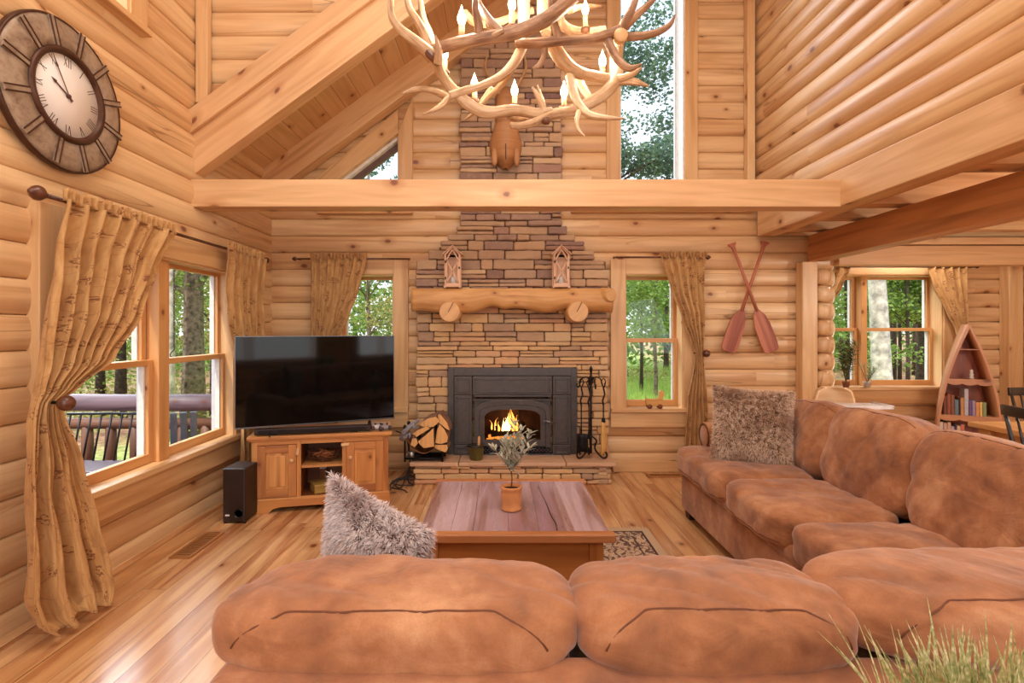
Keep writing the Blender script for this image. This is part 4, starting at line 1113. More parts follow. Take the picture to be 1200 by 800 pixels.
for br in [((0, 0, .19), (-.03, .01, .27), (-.035, .0, .36)), ((0, 0, .20), (.02, 0, .30), (.05, .01, .41)), ((0, 0, .2), (.0, -.01, .30), (.025, 0, .45)), ((0, 0, .19), (.03, -.02, .25), (.10, -.02, .33)), ((0, 0, .19), (-.03, -.02, .25), (-.09, -.02, .32)), ((0, 0, .2), (.02, .04, .28), (.05, .06, .37)), ((0, 0, .2), (-.01, .05, .27), (-.04, .07, .34)), ((0, 0, .2), (.05, .0, .28), (.10, .02, .39))]:
    p = smooth_path(br, 6); mb.tube(p, [.0025] * 4 + [.0018] * (len(p) - 4), 5)
    for i in range(2, len(p)):
        for k in range(2 if i < len(p) - 1 else 3):
            a = rr.uniform(0, 2 * PI); d = V(p[i]) - V(p[i - 1]); d = d.normalized() * .7 + V((math.cos(a), math.sin(a), rr.uniform(-.1, .4))) * .8
            leaf(lm_, p[i], d, rr.uniform(.038, .062), rr.uniform(.013, .020), curl=rr.uniform(-.2, .3))
for d in ((.05, -.02, -.012), (-.02, -.04, .04), (.0, -.05, .02)): leaf(lm_, (0, 0, .205), V(d), .06, .016)
mb.build('stem', stemm, pp); lm_.build('leaves', lf, pp)

# rug under the table
def rugmat():
    t = NT('rug_pattern'); o = t.obj(); sx = t.n('SeparateXYZ', {0: o})
    v1 = t.n('TexVoronoi', {'Vector': t.mapping(o, (11, 11, 1)), 'Scale': 1.0}, feature='DISTANCE_TO_EDGE', voronoi_dimensions='2D')
    f = t.noise(o, 11, 2, .5, 2.5); w = t.n('TexWave', {'Vector': o, 'Scale': 7.0, 'Distortion': 9.0, 'Detail': 2.0, 'Detail Scale': 2.2})
    pat = t.mrange(t.math('ADD', f, t.math('MULTIPLY', w.outputs[1], .25)), .68, .71, 0, .9)
    col = t.mix(pat, srgb(206, 182, 152), srgb(66, 48, 52))
    ring = t.mrange(t.noise(o, 30, 2, .5, 3), .52, .56, 0, .8); col = t.mix(ring, col, srgb(120, 80, 72))
    # plain borders measured from the rug's edge
    dx = t.math('SUBTRACT', .74, t.math('ABSOLUTE', sx.outputs[0])); dy = t.math('SUBTRACT', .72, t.math('ABSOLUTE', sx.outputs[1])); d = t.math('MINIMUM', dx, dy)
    col = t.mix(t.math('LESS_THAN', d, .055), col, srgb(196, 170, 138)); 
    ln = t.math('MULTIPLY', t.math('GREATER_THAN', d, .055), t.math('LESS_THAN', d, .07)); col = t.mix(ln, col, srgb(70, 50, 52))
    ln = t.math('MULTIPLY', t.math('GREATER_THAN', d, .14), t.math('LESS_THAN', d, .15)); col = t.mix(ln, col, srgb(80, 58, 56))
    t.bsdf(Base_Color=col, Roughness=.95, Normal=t.bump(t.noise(o, 300, 1), .3, .003)); return t.m
rg = thing('area_rug', 'patterned beige and dark area rug under the coffee table', 'rug', (.29, 2.93, .0015))
mb = MB(); mb.box((0, 0, .004), (1.48, 1.44, .008)); mb.build('pile', rugmat(), rg, bevel=.003)
mb = MB()
for y in (-.722, .722):
    for i in range(74): mb.box((-.73 + i * .02, y + (.014 if y > 0 else -.014), .003), (.006, .03, .003))
mb.build('fringe', plain('fringe_beige', (206, 184, 152), .9), rg)

# grass plant close to the camera behind the sofa
gp = thing('grass_plant', 'tall green grass plant standing close behind the near sofa', 'plant', (.60, .60, .69))
mb = MB(); mb.lathe([(0, 0), (.10, 0), (.13, .16), (.135, .17), (.125, .17), (.12, .15), (0, .15)], 24); mb.build('pot', plain('grey_pot', (150, 140, 128), .7), gp)
rr = random.Random(9); mb = MB()
for i in range(820):
    a = rr.uniform(0, 2 * PI); r = math.sqrt(rr.random()) * .11; b = V((r * math.cos(a) * 1.15, r * math.sin(a) * .7, .14))
    L = rr.uniform(.11, .22); out = V((rr.gauss(0, .35) + b.x * 4.5, rr.gauss(0, .3) + b.y * 3, 0)); bend = rr.uniform(.2, .8)
    if rr.random() < .05: L *= 1.15; bend = 1.0
    sd = V((math.cos(a + 1), math.sin(a + 1), 0)) * rr.uniform(.0022, .0044); prev = None; ru = rr.uniform(0, 50)
    n = 6
    for k in range(n + 1):
        t = k / n; p = b + V((0, 0, 1)) * L * t * (1 - .28 * bend * t) + out * L * .5 * (t * .4 + t * t * bend)
        w = sd * (1 - t ** 2.2 * .93); ii = mb.add([p - w, p + w])
        if prev is not None: mb.face([prev, prev + 1, ii + 1, ii], [(ru, t), (ru, t), (ru, t + .1), (ru, t + .1)], True)
        prev = ii
mb.build('blades', leafm('grass_blade', [(.25, (84, 104, 62)), (.40, (146, 160, 100)), (.52, (200, 200, 140)), (.62, (240, 234, 190)), (.75, (150, 166, 146))], 18, .35), gp)
st = thing('console_table', 'narrow wooden console table behind the near sofa carrying the grass plant', 'table', (.75, .62, 0))
mb = MB(); mb.box((0, 0, .67), (1.1, .26, .036), g=0); mb.build('top', tb, st, bevel=.004)
for x in (-.5, .5):
    for y in (-.09, .09):
        mb = MB(); mb.box((x, y, .326), (.05, .05, .652)); mb.build('leg', tb, st, bevel=.003)
# ------------------------------------------------------------------ tv cabinet in the corner
cw_ = wood('cabinet_pine', (222, 162, 96), (204, 138, 74), (156, 92, 44), knots=.25, streak=.9, ks=5, rough=.38)
cwd = wood('cabinet_panel', (210, 146, 84), (190, 124, 66), (138, 80, 40), knots=.35, streak=1, ks=5, rough=.4)
CA = math.atan2(.23, 1.01)
fm = V((-1.395, 4.055, 0)); nb = V((-math.sin(CA), math.cos(CA), 0)); CT = fm + nb * .21
cab = thing('tv_cabinet', 'pine television cabinet with two panelled doors and open middle shelves', 'cabinet', CT, CA)
W2, D2, HC = .505, .21, .59
dk = wood('cabinet_inside', (150, 88, 46), (128, 72, 38), (90, 46, 22), knots=0, streak=.6)
mb = MB()
mb.box((-W2 + .03, 0, .31), (.025, 2 * D2 - .02, .47), g=2); mb.box((W2 - .03, 0, .31), (.025, 2 * D2 - .02, .47), g=2)
mb.box((-.165, 0, .31), (.02, 2 * D2 - .03, .46), g=2); mb.box((.165, 0, .31), (.02, 2 * D2 - .03, .46), g=2)
mb.box((0, D2 - .02, .31), (2 * W2 - .07, .012, .47), g=0); mb.box((0, 0, .095), (2 * W2 - .06, 2 * D2 - .03, .022), g=0); mb.box((0, 0, .545), (2 * W2 - .06, 2 * D2 - .03, .015), g=0)
mb.build('carcass', dk, cab)
mb = MB(); mb.box((0, -.01, .575), (2 * W2 + .06, 2 * D2 + .05, .028), g=0); mb.box((0, -.005, .555), (2 * W2 + .03, 2 * D2 + .03, .014), g=0); mb.build('top', cw_, cab, bevel=.006)
mb = MB()
for x in (-W2 + .02, W2 - .02): mb.box((x, -D2 + .005, .32), (.042, .022, .45), g=2)
for x in (-.168, .168): mb.box((x, -D2 + .005, .32), (.032, .022, .45), g=2)
mb.box((0, -D2 + .006, .533), (2 * W2 - .04, .02, .03), g=0)
mb.build('face_frame', cw_, cab, bevel=.002)
mb = MB(); mb.box((0, -.03, .335), (.31, 2 * D2 - .09, .018), g=0); mb.build('shelf', cw_, cab, bevel=.002)
# plinth with cut-out feet
mb = MB(); P = [(-W2 - .012, 0), (-W2 + .12, 0), (-W2 + .15, .03), (-W2 + .2, .042), (W2 - .2, .042), (W2 - .15, .03), (W2 - .12, 0), (W2 + .012, 0), (W2 + .012, .095), (-W2 - .012, .095)]
mb.prism([(x, -D2 - .012, z) for x, z in P], (0, .025, 0), g=(1, 0, 0)); mb.box((-W2, 0, .048), (.024, 2 * D2, .095), g=1); mb.box((W2, 0, .048), (.024, 2 * D2, .095), g=1); mb.box((0, -D2 + .001, .105), (2 * W2 + .015, .02, .018), g=0)
mb.build('plinth', cw_, cab, bevel=.002)
for s in (-1, 1):
    x0, x1 = (W2 - .04) * s, .185 * s; a, b = min(x0, x1), max(x0, x1); c, d = .118, .515; y = -D2 - .002
    mb = MB(); w = .058
    mb.box((a + w / 2, y, (c + d) / 2), (w, .022, d - c), g=2); mb.box((b - w / 2, y, (c + d) / 2), (w, .022, d - c), g=2)
    mb.box(((a + b) / 2, y, c + w / 2), (b - a - 2 * w, .022, w), g=0); mb.box(((a + b) / 2, y, d - w / 2), (b - a - 2 * w, .022, w), g=0)
    o = mb.build('door', cwd, cab, bevel=.003)
    mb = MB(); mb.box(((a + b) / 2, y + .005, (c + d) / 2), (b - a - 2 * w, .012, d - c - 2 * w), g=2); m2 = .022
    mb.box(((a + b) / 2, y - .001, (c + d) / 2), (b - a - 2 * w - 2 * m2, .012, d - c - 2 * w - 2 * m2), g=2); mb.build('door_panel', cw_, o, bevel=.004)
    kx = .185 * s + (.03 * s)
    mb = MB(); mb.lathe([(.006, 0), (.007, .012), (.015, .020), (.016, .028), (.010, .034), (0, .035)], 16, (kx, y - .010, .40), rotx(PI / 2)); mb.build('knob', M['casing'], o)
    mb = MB(); r = roty(.15) if s < 0 else roty(PI / 2 - .06); mb.box((s * .175, y - .017, .465 if s < 0 else .50), (.022, .012, .06), r); mb.build('turn_latch', M['casing'], cab, bevel=.003)
def cab_at(x, y, z): return CT + rotz(CA) @ V((x, y, z))
# things inside
bk = thing('wire_bowl', 'woven twig and wire bowl on the upper open shelf of the television cabinet', 'bowl', cab_at(0, -.06, .3445))
mb = MB()
for k in range(5): r = (.055, .085, .105, .120, .128)[k]; z = (.004, .018, .04, .064, .088)[k]; mb.tube([(r * math.cos(a), r * .8 * math.sin(a), z) for a in [2 * PI * i / 24 for i in range(24)]], .0035, 5, closed=True)
for i in range(14):
    a = 2 * PI * i / 14; mb.tube([(r * math.cos(a + w_), r * .8 * math.sin(a + w_), z) for r, z, w_ in ((.055, .004, 0), (.09, .022, .1), (.118, .058, .2), (.13, .09, .3))], .003, 5)
mb.build('basket', plain('twig_dark', (120, 72, 44), .6, .2, .4, 40), bk)
rr = random.Random(2); mb = MB()
for i in range(16):
    a = rr.uniform(0, PI); x, y = rr.uniform(-.05, .05), rr.uniform(-.04, .04); l = rr.uniform(.03, .055); z = rr.uniform(.03, .075)
    mb.tube([(x - l * math.cos(a), y - l * math.sin(a), z), (x + l * math.cos(a), y + l * math.sin(a), z + rr.uniform(-.01, .015))], .007, 6)
mb.build('twigs', plain('twig_orange', (206, 130, 74), .7, 0, .4, 30), bk)
bx_ = thing('storage_box', 'shallow olive wooden box on the lower open shelf of the television cabinet', 'box', cab_at(.01, -.06, .107), CA + .35)
mb = MB(); mb.box((0, 0, .03), (.20, .15, .06), g=0); mb.build('body', wood('olive_box', (196, 160, 84), (172, 134, 62), (130, 94, 40), knots=0, streak=.6), bx_, bevel=.004)
mb = MB(); mb.box((0, 0, .064), (.206, .156, .012), g=0); mb.build('lid', wood('olive_lid', (206, 170, 92), (180, 142, 70), (136, 100, 44), knots=0, streak=.6), bx_, bevel=.003)
lt = thing('cable_hole_stand_in', 'small white D shape put in for the bright cable hole behind the lower cabinet shelf', 'cable_hole', cab_at(-.02, .10, .107))  # white shape put in for the bright wall behind a cable hole
mb = MB(); P = [(-.03, .0), (.005, .0), (.028, .015), (.036, .045), (.028, .075), (.005, .09), (-.03, .09)]; Q = [(-.012, .016), (.002, .016), (.015, .026), (.019, .045), (.015, .064), (.002, .074), (-.012, .074)]
for i in range(7):
    j = (i + 1) % 7; mb.hexa([(P[i][0], -.006, P[i][1] + .13), (P[j][0], -.006, P[j][1] + .13), (Q[j][0], -.006, Q[j][1] + .13), (Q[i][0], -.006, Q[i][1] + .13), (P[i][0], .006, P[i][1] + .13), (P[j][0], .006, P[j][1] + .13), (Q[j][0], .006, Q[j][1] + .13), (Q[i][0], .006, Q[i][1] + .13)])
mb.build('hole_shape', M['white'], lt); mb = MB(); mb.box((0, 0, .066), (.05, .03, .132)); mb.build('stand', dk, lt)

# television
TA = math.atan2(.49, 1.095); TM = V((-1.4475, 4.145, 0))
tv = thing('television', 'large black flat screen television standing on the pine cabinet', 'television', (TM.x, TM.y, .59), TA)
bk_ = plain('tv_black', (14, 14, 15), .35)
tw, th = 1.20, .70; zc = .06 + th / 2
mb = MB(); mb.box((0, .018, zc), (tw, .03, th)); mb.box((0, .045, zc - .06), (.7, .04, .4)); mb.build('body', bk_, tv, bevel=.004)
t = NT('tv_screen'); t.bsdf(Base_Color=(.003, .003, .003, 1), Roughness=.05, Specular_IOR_Level=.24); scm = t.m
mb = MB(); mb.box((0, .001, zc + .002), (tw - .014, .006, th - .018)); mb.build('screen', scm, tv)
mb = MB(); e = .005
mb.box((0, .0, .06 + .006), (tw, .012, .012)); mb.box((-tw / 2 + e / 2, 0, zc), (e, .01, th)); mb.box((tw / 2 - e / 2, 0, zc), (e, .01, th)); mb.box((0, 0, .06 + th - e / 2), (tw, .01, e)); mb.build('bezel', plain('tv_bezel', (120, 118, 116), .3, .9, .05), tv)
for x in (-.36, .40):
    mb = MB(); mb.tube([(x, .02, .065), (x - .0, -.05, .008), (x, -.085, .006)], .007, 8); mb.tube([(x, .03, .065), (x, .09, .008)], .007, 8); mb.build('foot', plain('tv_foot', (90, 84, 84), .3, .8), tv)
sbx = thing('soundbar', 'long black soundbar on the cabinet top in front of the television', 'speaker', cab_at(-.06, -.185, .59), CA)
mb = MB(); mb.box((0, 0, .029), (.86, .07, .046)); mb.build('body', plain('soundbar_black', (46, 28, 24), .6, 0, .1), sbx, bevel=.012, seg=3)
mb = MB(); mb.box((0, -.0352, .029), (.80, .003, .028)); mb.build('grille', plain('speaker_cloth', (30, 18, 16), .9, 0, .3, 200), sbx)
for x in (-.3, .3):
    mb = MB(); mb.box((x, 0, .003), (.06, .05, .006)); mb.build('foot', bk_, sbx)
for i, (x, lab) in enumerate(((.405, 'white game controller on the cabinet top right of the soundbar'), (.455, 'grey game controller at the right front corner of the cabinet top'))):
    gc = thing('game_controller', lab, 'game controller', cab_at(x + .02, -.155 - .02 * i, .59), CA + .3 * i)
    mb = MB(); mb.cushion((0, 0, .025), (.09, .06, .04), 3, 6); 
    mb.build('body', plain('controller_%d' % i, (206, 196, 200) if i == 0 else (150, 138, 140), .4), gc)
    for s in (-1, 1):
        mb = MB(); mb.cushion((s * .038, -.028, .02), (.03, .055, .036), 2.4, 5); mb.build('grip', plain('controller_grip', (70, 60, 62), .5), gc)
        mb = MB(); mb.lathe([(.006, 0), (.006, .01), (.009, .012), (.009, .016), (0, .018)], 10, (s * .02, -.01, .04)); mb.build('stick', bk_, gc)
# subwoofer
sw = thing('subwoofer', 'black box subwoofer on the floor left of the television cabinet', 'speaker', (-1.925, 3.84, 0), .0)
mb = MB(); mb.box((0, .02, .205), (.16, .22, .385)); mb.build('body', plain('sub_black', (40, 26, 22), .42, 0, .1), sw, bevel=.008)
mb = MB(); mb.lathe([(.026, 0), (.030, .006), (.034, .008), (.036, .004), (.036, 0)], 24, (.035, -.090, .075), rotx(PI / 2)); mb.lathe([(0, -.002), (.027, -.002)], 24, (.035, -.0915, .075), rotx(PI / 2)); mb.build('port', plain('port_black', (12, 10, 10), .25), sw)
mb = MB(); mb.box((-.045, -.091, .062), (.03, .002, .010)); mb.build('badge', M['white'], sw)
for x in (-.07, .07):
    for y in (-.07, .11):
        mb = MB(); mb.lathe([(0, 0), (.012, 0), (.012, .012), (0, .012)], 10, (x, y, 0)); mb.build('foot', bk_, sw)
# cables
cm = plain('cable_black', (26, 20, 20), .5)
cbm = MB(); p = smooth_path([(-.93, 4.62, .50), (-.86, 4.72, .42), (-.83, 4.75, .2), (-.84, 4.72, .03), (-.78, 4.66, .012), (-.90, 4.62, .02), (-.98, 4.68, .03), (-.84, 4.80, .05), (-.80, 4.7, .07), (-.95, 4.64, .04), (-.88, 4.58, .012), (-.86, 4.86, .1), (-.84, 4.95, .16)], 6); cbm.tube(p, .006, 6)
tag(cbm.build('power_cable', cm), 'tangled black power cable on the floor between cabinet and hearth', 'cable')
cbm = MB(); p = smooth_path([(-.96, 4.50, .012), (-.90, 4.66, .06), (-.80, 4.74, .10), (-.79, 4.68, .05), (-.92, 4.70, .06), (-.98, 4.60, .012), (-.85, 4.52, .010), (-.80, 4.45, .008)], 6); cbm.tube(p, .005, 6)
tag(cbm.build('power_cable', cm), 'shorter black cable loop lying lowest beside the hearth corner', 'cable')
# floor vents
def vent(label, x0, x1, y0, y1):
    t = thing('floor_vent', label, 'vent', ((x0 + x1) / 2, (y0 + y1) / 2, .001)); w, d = (x1 - x0), (y1 - y0)
    vm = wood('vent_wood', (178, 122, 68), (160, 104, 56), (120, 72, 34), knots=0, streak=.5)
    mb = MB(); b = .022
    mb.box((-w / 2 + b / 2, 0, .004), (b, d, .008)); mb.box((w / 2 - b / 2, 0, .004), (b, d, .008)); mb.box((0, -d / 2 + b / 2, .004), (w - 2 * b, b, .008)); mb.box((0, d / 2 - b / 2, .004), (w - 2 * b, b, .008)); mb.build('frame', vm, t)
    mb = MB(); n = 14; L = max(w, d) - 2 * b
    for i in range(n):
        q = -L / 2 + L * (i + .5) / n
        mb.box((0, q, .003) if d > w else (q, 0, .003), (w - 2 * b, L / n * .5, .005) if d > w else (L / n * .5, d - 2 * b, .005))
    mb.build('louvre', vm, t)
    mb = MB(); mb.box((0, 0, .0008), (w - b, d - b, .0012)); mb.build('duct', plain('duct_dark', (40, 22, 12), .9), t)
vent('wooden floor vent near the left window wall', -2.03, -1.90, 3.18, 3.58)
vent('dark floor vent by the back wall right of the hearth', 1.40, 1.74, 4.93, 5.03)

# ------------------------------------------------------------------ wall clock
CX_ = -2.235
ck = thing('wall_clock', 'big round wall clock with weathered metal frame and roman numerals high on the left wall', 'clock', (CX_, 2.66, 2.59), rot=(PI / 2, 0, PI / 2))
# local: x along +Y of the room, y up, z into the room
met = NT('aged_metal'); o_ = met.obj(); f = met.noise(o_, 9, 5, .65, .6); g_ = met.noise(o_, 40, 3, .6)
c_ = met.ramp(met.math('MULTIPLY_ADD', g_, .3, met.math('MULTIPLY', f, .7)), [(.3, srgb(98, 74, 62)), (.45, srgb(150, 128, 108)), (.58, srgb(172, 152, 130)), (.72, srgb(124, 94, 76))])
met.bsdf(Base_Color=c_, Metallic=.25, Roughness=.5, Normal=met.bump(f, .3, .006)); met = met.m
rim = plain('dark_bronze', (84, 54, 40), .4, .5, .25, 20)
RO, RI = .376, .226
mb = MB()
mb.lathe([(RI, .012), (RI, .030), (RI + .05, .034), (RO - .03, .022), (RO, .010), (RO, -.02), (RI, -.02)], 72); fr = mb.build('frame', met, ck)
for k in range(12):
    a = 2 * PI * (k + .5) / 12 + .04
    mb = MB(); c0 = V((math.cos(a), math.sin(a), 0)) * (RO + RI) / 2; e0 = V((-math.sin(a), math.cos(a), 0))
    mb.box(c0 + V((0, 0, .030)), (RO - RI - .012, .034, .010), rotz(a)); ro_ = mb.build('rib', met, ck, bevel=.003)
    mb = MB(); mb.box(c0 + e0 * .013 + V((0, 0, .035)), (RO - RI - .014, .007, .008), rotz(a)); mb.box(c0 - e0 * .013 + V((0, 0, .035)), (RO - RI - .014, .007, .008), rotz(a)); mb.build('rib_edge', rim, ro_, bevel=.002)
mb = MB(); mb.lathe([(RI - .028, .018), (RI - .022, .04), (RI - .004, .046), (RI + .008, .036), (RI + .008, .01), (RI - .028, .01)], 72); mb.build('inner_rim', rim, ck)
mb = MB(); mb.lathe([(RO - .008, .010), (RO - .003, .018), (RO + .005, .012), (RO + .005, -.012), (RO - .008, -.012)], 72); mb.build('outer_rim', rim, ck)
mb = MB(); mb.lathe([(0, .022), (RI - .02, .022), (RI - .02, .0), (0, 0)], 64); mb.build('dial', plain('dial_cream', (244, 238, 232), .5, 0, .04, 6), ck)
ink = plain('dial_ink', (84, 50, 44), .6)
def strokes(s):
    o = []; x = 0
    for ch in s:
        if ch == 'I': o.append(((x + .5, 0), (x + .5, 1), .30)); x += 1.0
        elif ch == 'V': o += [((x, 1), (x + .8, 0), .32), ((x + 1.6, 1), (x + .8, 0), .16)]; x += 1.9
        elif ch == 'X': o += [((x, 1), (x + 1.5, 0), .32), ((x + 1.5, 1), (x, 0), .16)]; x += 1.8
    return o, x
for i, sN in enumerate(['XII', 'I', 'II', 'III', 'IIII', 'V', 'VI', 'VII', 'VIII', 'IX', 'X', 'XI']):
    a = PI / 2 - i * PI / 6; st_, wd = strokes(sN); mb = MB(); u = .0125; hh = .048; rad_ = .172
    er = V((math.cos(a), math.sin(a), 0)); et = V((math.sin(a), -math.cos(a), 0))
    for (p, q, w_) in st_:
        P = er * (rad_ + (p[1] - .5) * hh) + et * ((p[0] - wd / 2) * u); Q = er * (rad_ + (q[1] - .5) * hh) + et * ((q[0] - wd / 2) * u)
        d = Q - P; mb.box((P + Q) / 2 + V((0, 0, .0228)), (d.length, w_ * u * .8, .0012), rotz(math.atan2(d.y, d.x)))
    mb.build('numeral', ink, ck)
def hand(a, l, w_, name, z):
    mb = MB(); er = V((math.sin(a), math.cos(a), 0)); et = V((er.y, -er.x, 0))
    mb.prism([er * -.03 + et * w_ * .4 + V((0, 0, z)), er * -.03 - et * w_ * .4 + V((0, 0, z)), er * l * .72 - et * w_ * .4 + V((0, 0, z)), er * l * .76 - et * w_ + V((0, 0, z)), er * l + V((0, 0, z)), er * l * .76 + et * w_ + V((0, 0, z)), er * l * .72 + et * w_ * .4 + V((0, 0, z))], (0, 0, .002)); mb.build(name, ink, ck)
hand(math.radians(-62), .115, .009, 'hour_hand', .026); hand(math.radians(-30), .185, .006, 'minute_hand', .029)
mb = MB(); mb.lathe([(0, .034), (.010, .034), (.012, .022)], 16); mb.build('hub', ink, ck)

# ------------------------------------------------------------------ curtains
def fabric():
    t = NT('curtain_fabric'); uv = t.uv()
    weave = t.noise(t.mapping(uv, (70, 6, 1)), 1, 3, .6); fine = t.noise(t.mapping(uv, (240, 240, 1)), 1, 1)
    col = t.ramp(weave, [(.3, srgb(184, 134, 80)), (.5, srgb(210, 162, 102)), (.7, srgb(226, 184, 124))])
    v = t.n('TexVoronoi', {'Vector': t.mapping(uv, (13, 10, 1)), 'Scale': 1.0}, voronoi_dimensions='2D')
    pet = t.noise(t.mapping(uv, (80, 80, 1)), 1, 1, .5, .8)
    gate = t.n('SeparateColor', {0: v.outputs['Color']})
    spot = t.math('MULTIPLY', t.mrange(v.outputs['Distance'], .26, .32, 1, 0), t.math('GREATER_THAN', pet, .54))
    spot = t.math('MULTIPLY', spot, t.math('LESS_THAN', gate.outputs[0], .6))
    w = t.noise(t.mapping(uv, (7, 5, 1)), 1, 1, .5, 1.5)
    vine = t.math('MULTIPLY', t.mrange(t.math('ABSOLUTE', t.math('SUBTRACT', w, .5)), .006, .016, 1, 0), .3)
    col = t.mix(t.math('MULTIPLY', spot, .75), col, srgb(124, 62, 32)); col = t.mix(vine, col, srgb(150, 92, 50))
    a = t.n('BsdfPrincipled', {'Base Color': col, 'Roughness': .85, 'Normal': t.bump(t.math('ADD', weave, fine), .15, .002), 'Sheen Weight': .2}); b = t.n('BsdfTranslucent', {0: col})
    t.shader(t.n('MixShader', {0: .22, 1: a.outputs[0], 2: b.outputs[0]})); return t.m
M['cur'] = fabric()
def curtain(name, label, O, a, n, keys, folds, seed=0, rows=60, cols=120, folds2=None, wave=0):
    """keys: (z, l, r, off, amp): edges along unit a, offset along unit n from point O"""
    a, n, O = V(a), V(n), V(O); z0 = max(k[0] for k in keys); z1 = min(k[0] for k in keys)
    t = thing(name, label, 'curtain', O + a * ((keys[0][1] + keys[0][2]) / 2) + V((0, 0, z0)))
    T = t.location.copy(); g = []
    for i in range(rows + 1):
        z = lerp(z0, z1, (i / rows) ** .92); l, r, off, amp = keyed(keys, z); row = []
        for j in range(cols + 1):
            u = j / cols; ph = u * folds * 2 * PI + seed + .5 * math.sin(z * 2.3 + u * 5 + seed)
            f2 = folds2 or folds; bl = clamp((z0 - z) / (z0 - z1) * 1.5 - .45); bl = bl * bl * (3 - 2 * bl); ph2 = u * f2 * 2 * PI + seed * .7
            w = lerp(math.sin(ph) + .35 * math.sin(ph * 2.1 + seed * 2 + z * 1.5), 1.15 * math.copysign(abs(math.sin(ph2)) ** .7, math.sin(ph2)) + .2 * math.sin(ph2 * 3.1 + z * 2), bl); w = w / (1 + .25 * abs(w))
            extra = .012 * noise.noise(V((u * 6, z * 4, seed)))
            sway = (r - l) * .012 * math.sin(ph + 1.2)
            zz = z + wave * (1 + math.sin(ph2 + 2.2) * .5 + .5 * math.cos(ph2 * .5)) * clamp((i / rows - .8) * 5) * .5
            row.append(O + a * (lerp(l, r, u) + sway) + n * (off + amp * w + extra) + V((0, 0, zz)) - T)
        g.append(row)
    mb = MB(); mb.sheet(g); 
    # cloth width is larger than its gathered width, so texture is stretched back
    mb.build('fabric', M['cur'], t, solid=.003)
    # gathered heading above the rod
    l, r, off, amp = keyed(keys, z0); g = []
    for dz, k in ((-.01, 1.0), (.012, .6), (.03, .9), (.05, 1.25)):
        row = []
        for j in range(cols * 2 + 1):
            u = j / (cols * 2); ph = u * folds * 2.6 * 2 * PI; row.append(O + a * lerp(l, r, u) + n * (off + (amp * .35 + .012) * k * math.sin(ph) * .8) + V((0, 0, z0 + dz + .006 * math.sin(ph * .37))) - T)
        g.append(row)
    mb = MB(); mb.sheet(g); mb.build('heading', M['cur'], t, solid=.002)
    return t
def rod(label, p, q, rad=.011, ends=(1, 1)):
    t = thing('curtain_rod', label, 'curtain rod', p); p, q = V(p), V(q); d = (q - p)
    mb = MB(); mb.tube([V((0, 0, 0)), d], rad, 10); mb.build('rod', M['bronze'], t); d = d.normalized()
    for e, (pt, s) in zip(ends, ((V((0, 0, 0)), -1), (q - p, 1))):
        if e:
            mb = MB(); rot = V((0, 0, 1)).rotation_difference(d * s).to_matrix(); sc = e
            mb.lathe([(x * sc, z * sc) for x, z in [(.011, 0), (.016, .006), (.012, .014), (.024, .022), (.036, .04), (.038, .055), (.030, .074), (.016, .086), (.010, .098), (0, .1)]], 18, pt, rot); mb.build('finial', M['bronze'], t)
            mb = MB(); nn = V((0, 1, 0)) if abs(d.x) > .5 else V((-1, 0, 0)); mb.tube([pt, pt + nn * .075], .007, 8); mb.build('bracket', M['iron'], t)
    return t
def holdback(label, p, nrm, cur_w):
    t = thing('curtain_holdback', label, 'curtain holdback', p); n = V(nrm)
    mb = MB(); rot = V((0, 0, 1)).rotation_difference(n).to_matrix()
    mb.lathe([(.0, 0), (.014, .002), (.026, .012), (.034, .028), (.036, .044), (.030, .06), (.016, .07), (0, .073)], 20, (0, 0, 0), rot); mb.build('knob', M['bronze'], t)
    mb = MB(); mb.tube([-n * .10, V((0, 0, 0))], .008, 8); mb.build('stem', M['iron'], t)
    return t
# big near curtain on the left wall (a = +Y, n = +X)
OL = (-2.245, 0, 0)
curtain('curtain', 'big gathered tan curtain in the left foreground tied back beside the window', OL, (0, 1, 0), (1, 0, 0),
        [(2.035, 2.52, 3.38, .125, .026), (1.78, 2.49, 3.24, .095, .040), (1.50, 2.45, 3.08, .105, .046), (1.24, 2.40, 2.83, .12, .048), (1.12, 2.37, 2.60, .13, .040), (1.055, 2.34, 2.47, .14, .028), (.98, 2.32, 2.49, .14, .034), (.75, 2.29, 2.56, .15, .050), (.45, 2.27, 2.62, .165, .058), (.2, 2.235, 2.66, .185, .062), (.07, 2.25, 2.66, .22, .050), (.015, 2.29, 2.60, .27, .03)], 7.0, 1.0, 80, 170, folds2=3.2, wave=.05)
rod('dark curtain rod with carved finial above the double left window', (-2.155, 2.47, 2.035), (-2.155, 4.75, 2.035), ends=(.95, .7))
holdback('carved wooden holdback knob gathering the big left curtain', (-2.03, 2.40, 1.062), (1, -.35, 0), .1)
curtain('curtain', 'narrow tan curtain hanging behind the television at the far end of the left window', OL, (0, 1, 0), (1, 0, 0),
        [(2.035, 4.05, 4.68, .12, .020), (1.7, 4.05, 4.68, .09, .026), (1.45, 4.06, 4.67, .10, .028), (1.2, 4.16, 4.66, .10, .028), (1.0, 4.42, 4.62, .10, .02), (.9, 4.4, 4.64, .10, .02), (.55, 4.3, 4.7, .10, .025), (.1, 4.3, 4.7, .10, .03)], 5, 2.0, 46, 100)
OB = (0, 5.14, 0)
curtain('curtain', 'tan curtain swept to the left of the window behind the television', OB, (1, 0, 0), (0, -1, 0),
        [(2.085, -1.84, -1.29, .12, .018), (1.8, -1.845, -1.37, .085, .026), (1.5, -1.85, -1.48, .09, .026), (1.3, -1.84, -1.58, .095, .022), (1.1, -1.82, -1.70, .10, .014), (.95, -1.83, -1.66, .10, .018), (.5, -1.84, -1.58, .10, .024), (.06, -1.84, -1.55, .10, .026)], 6.5, .4, 46, 110)
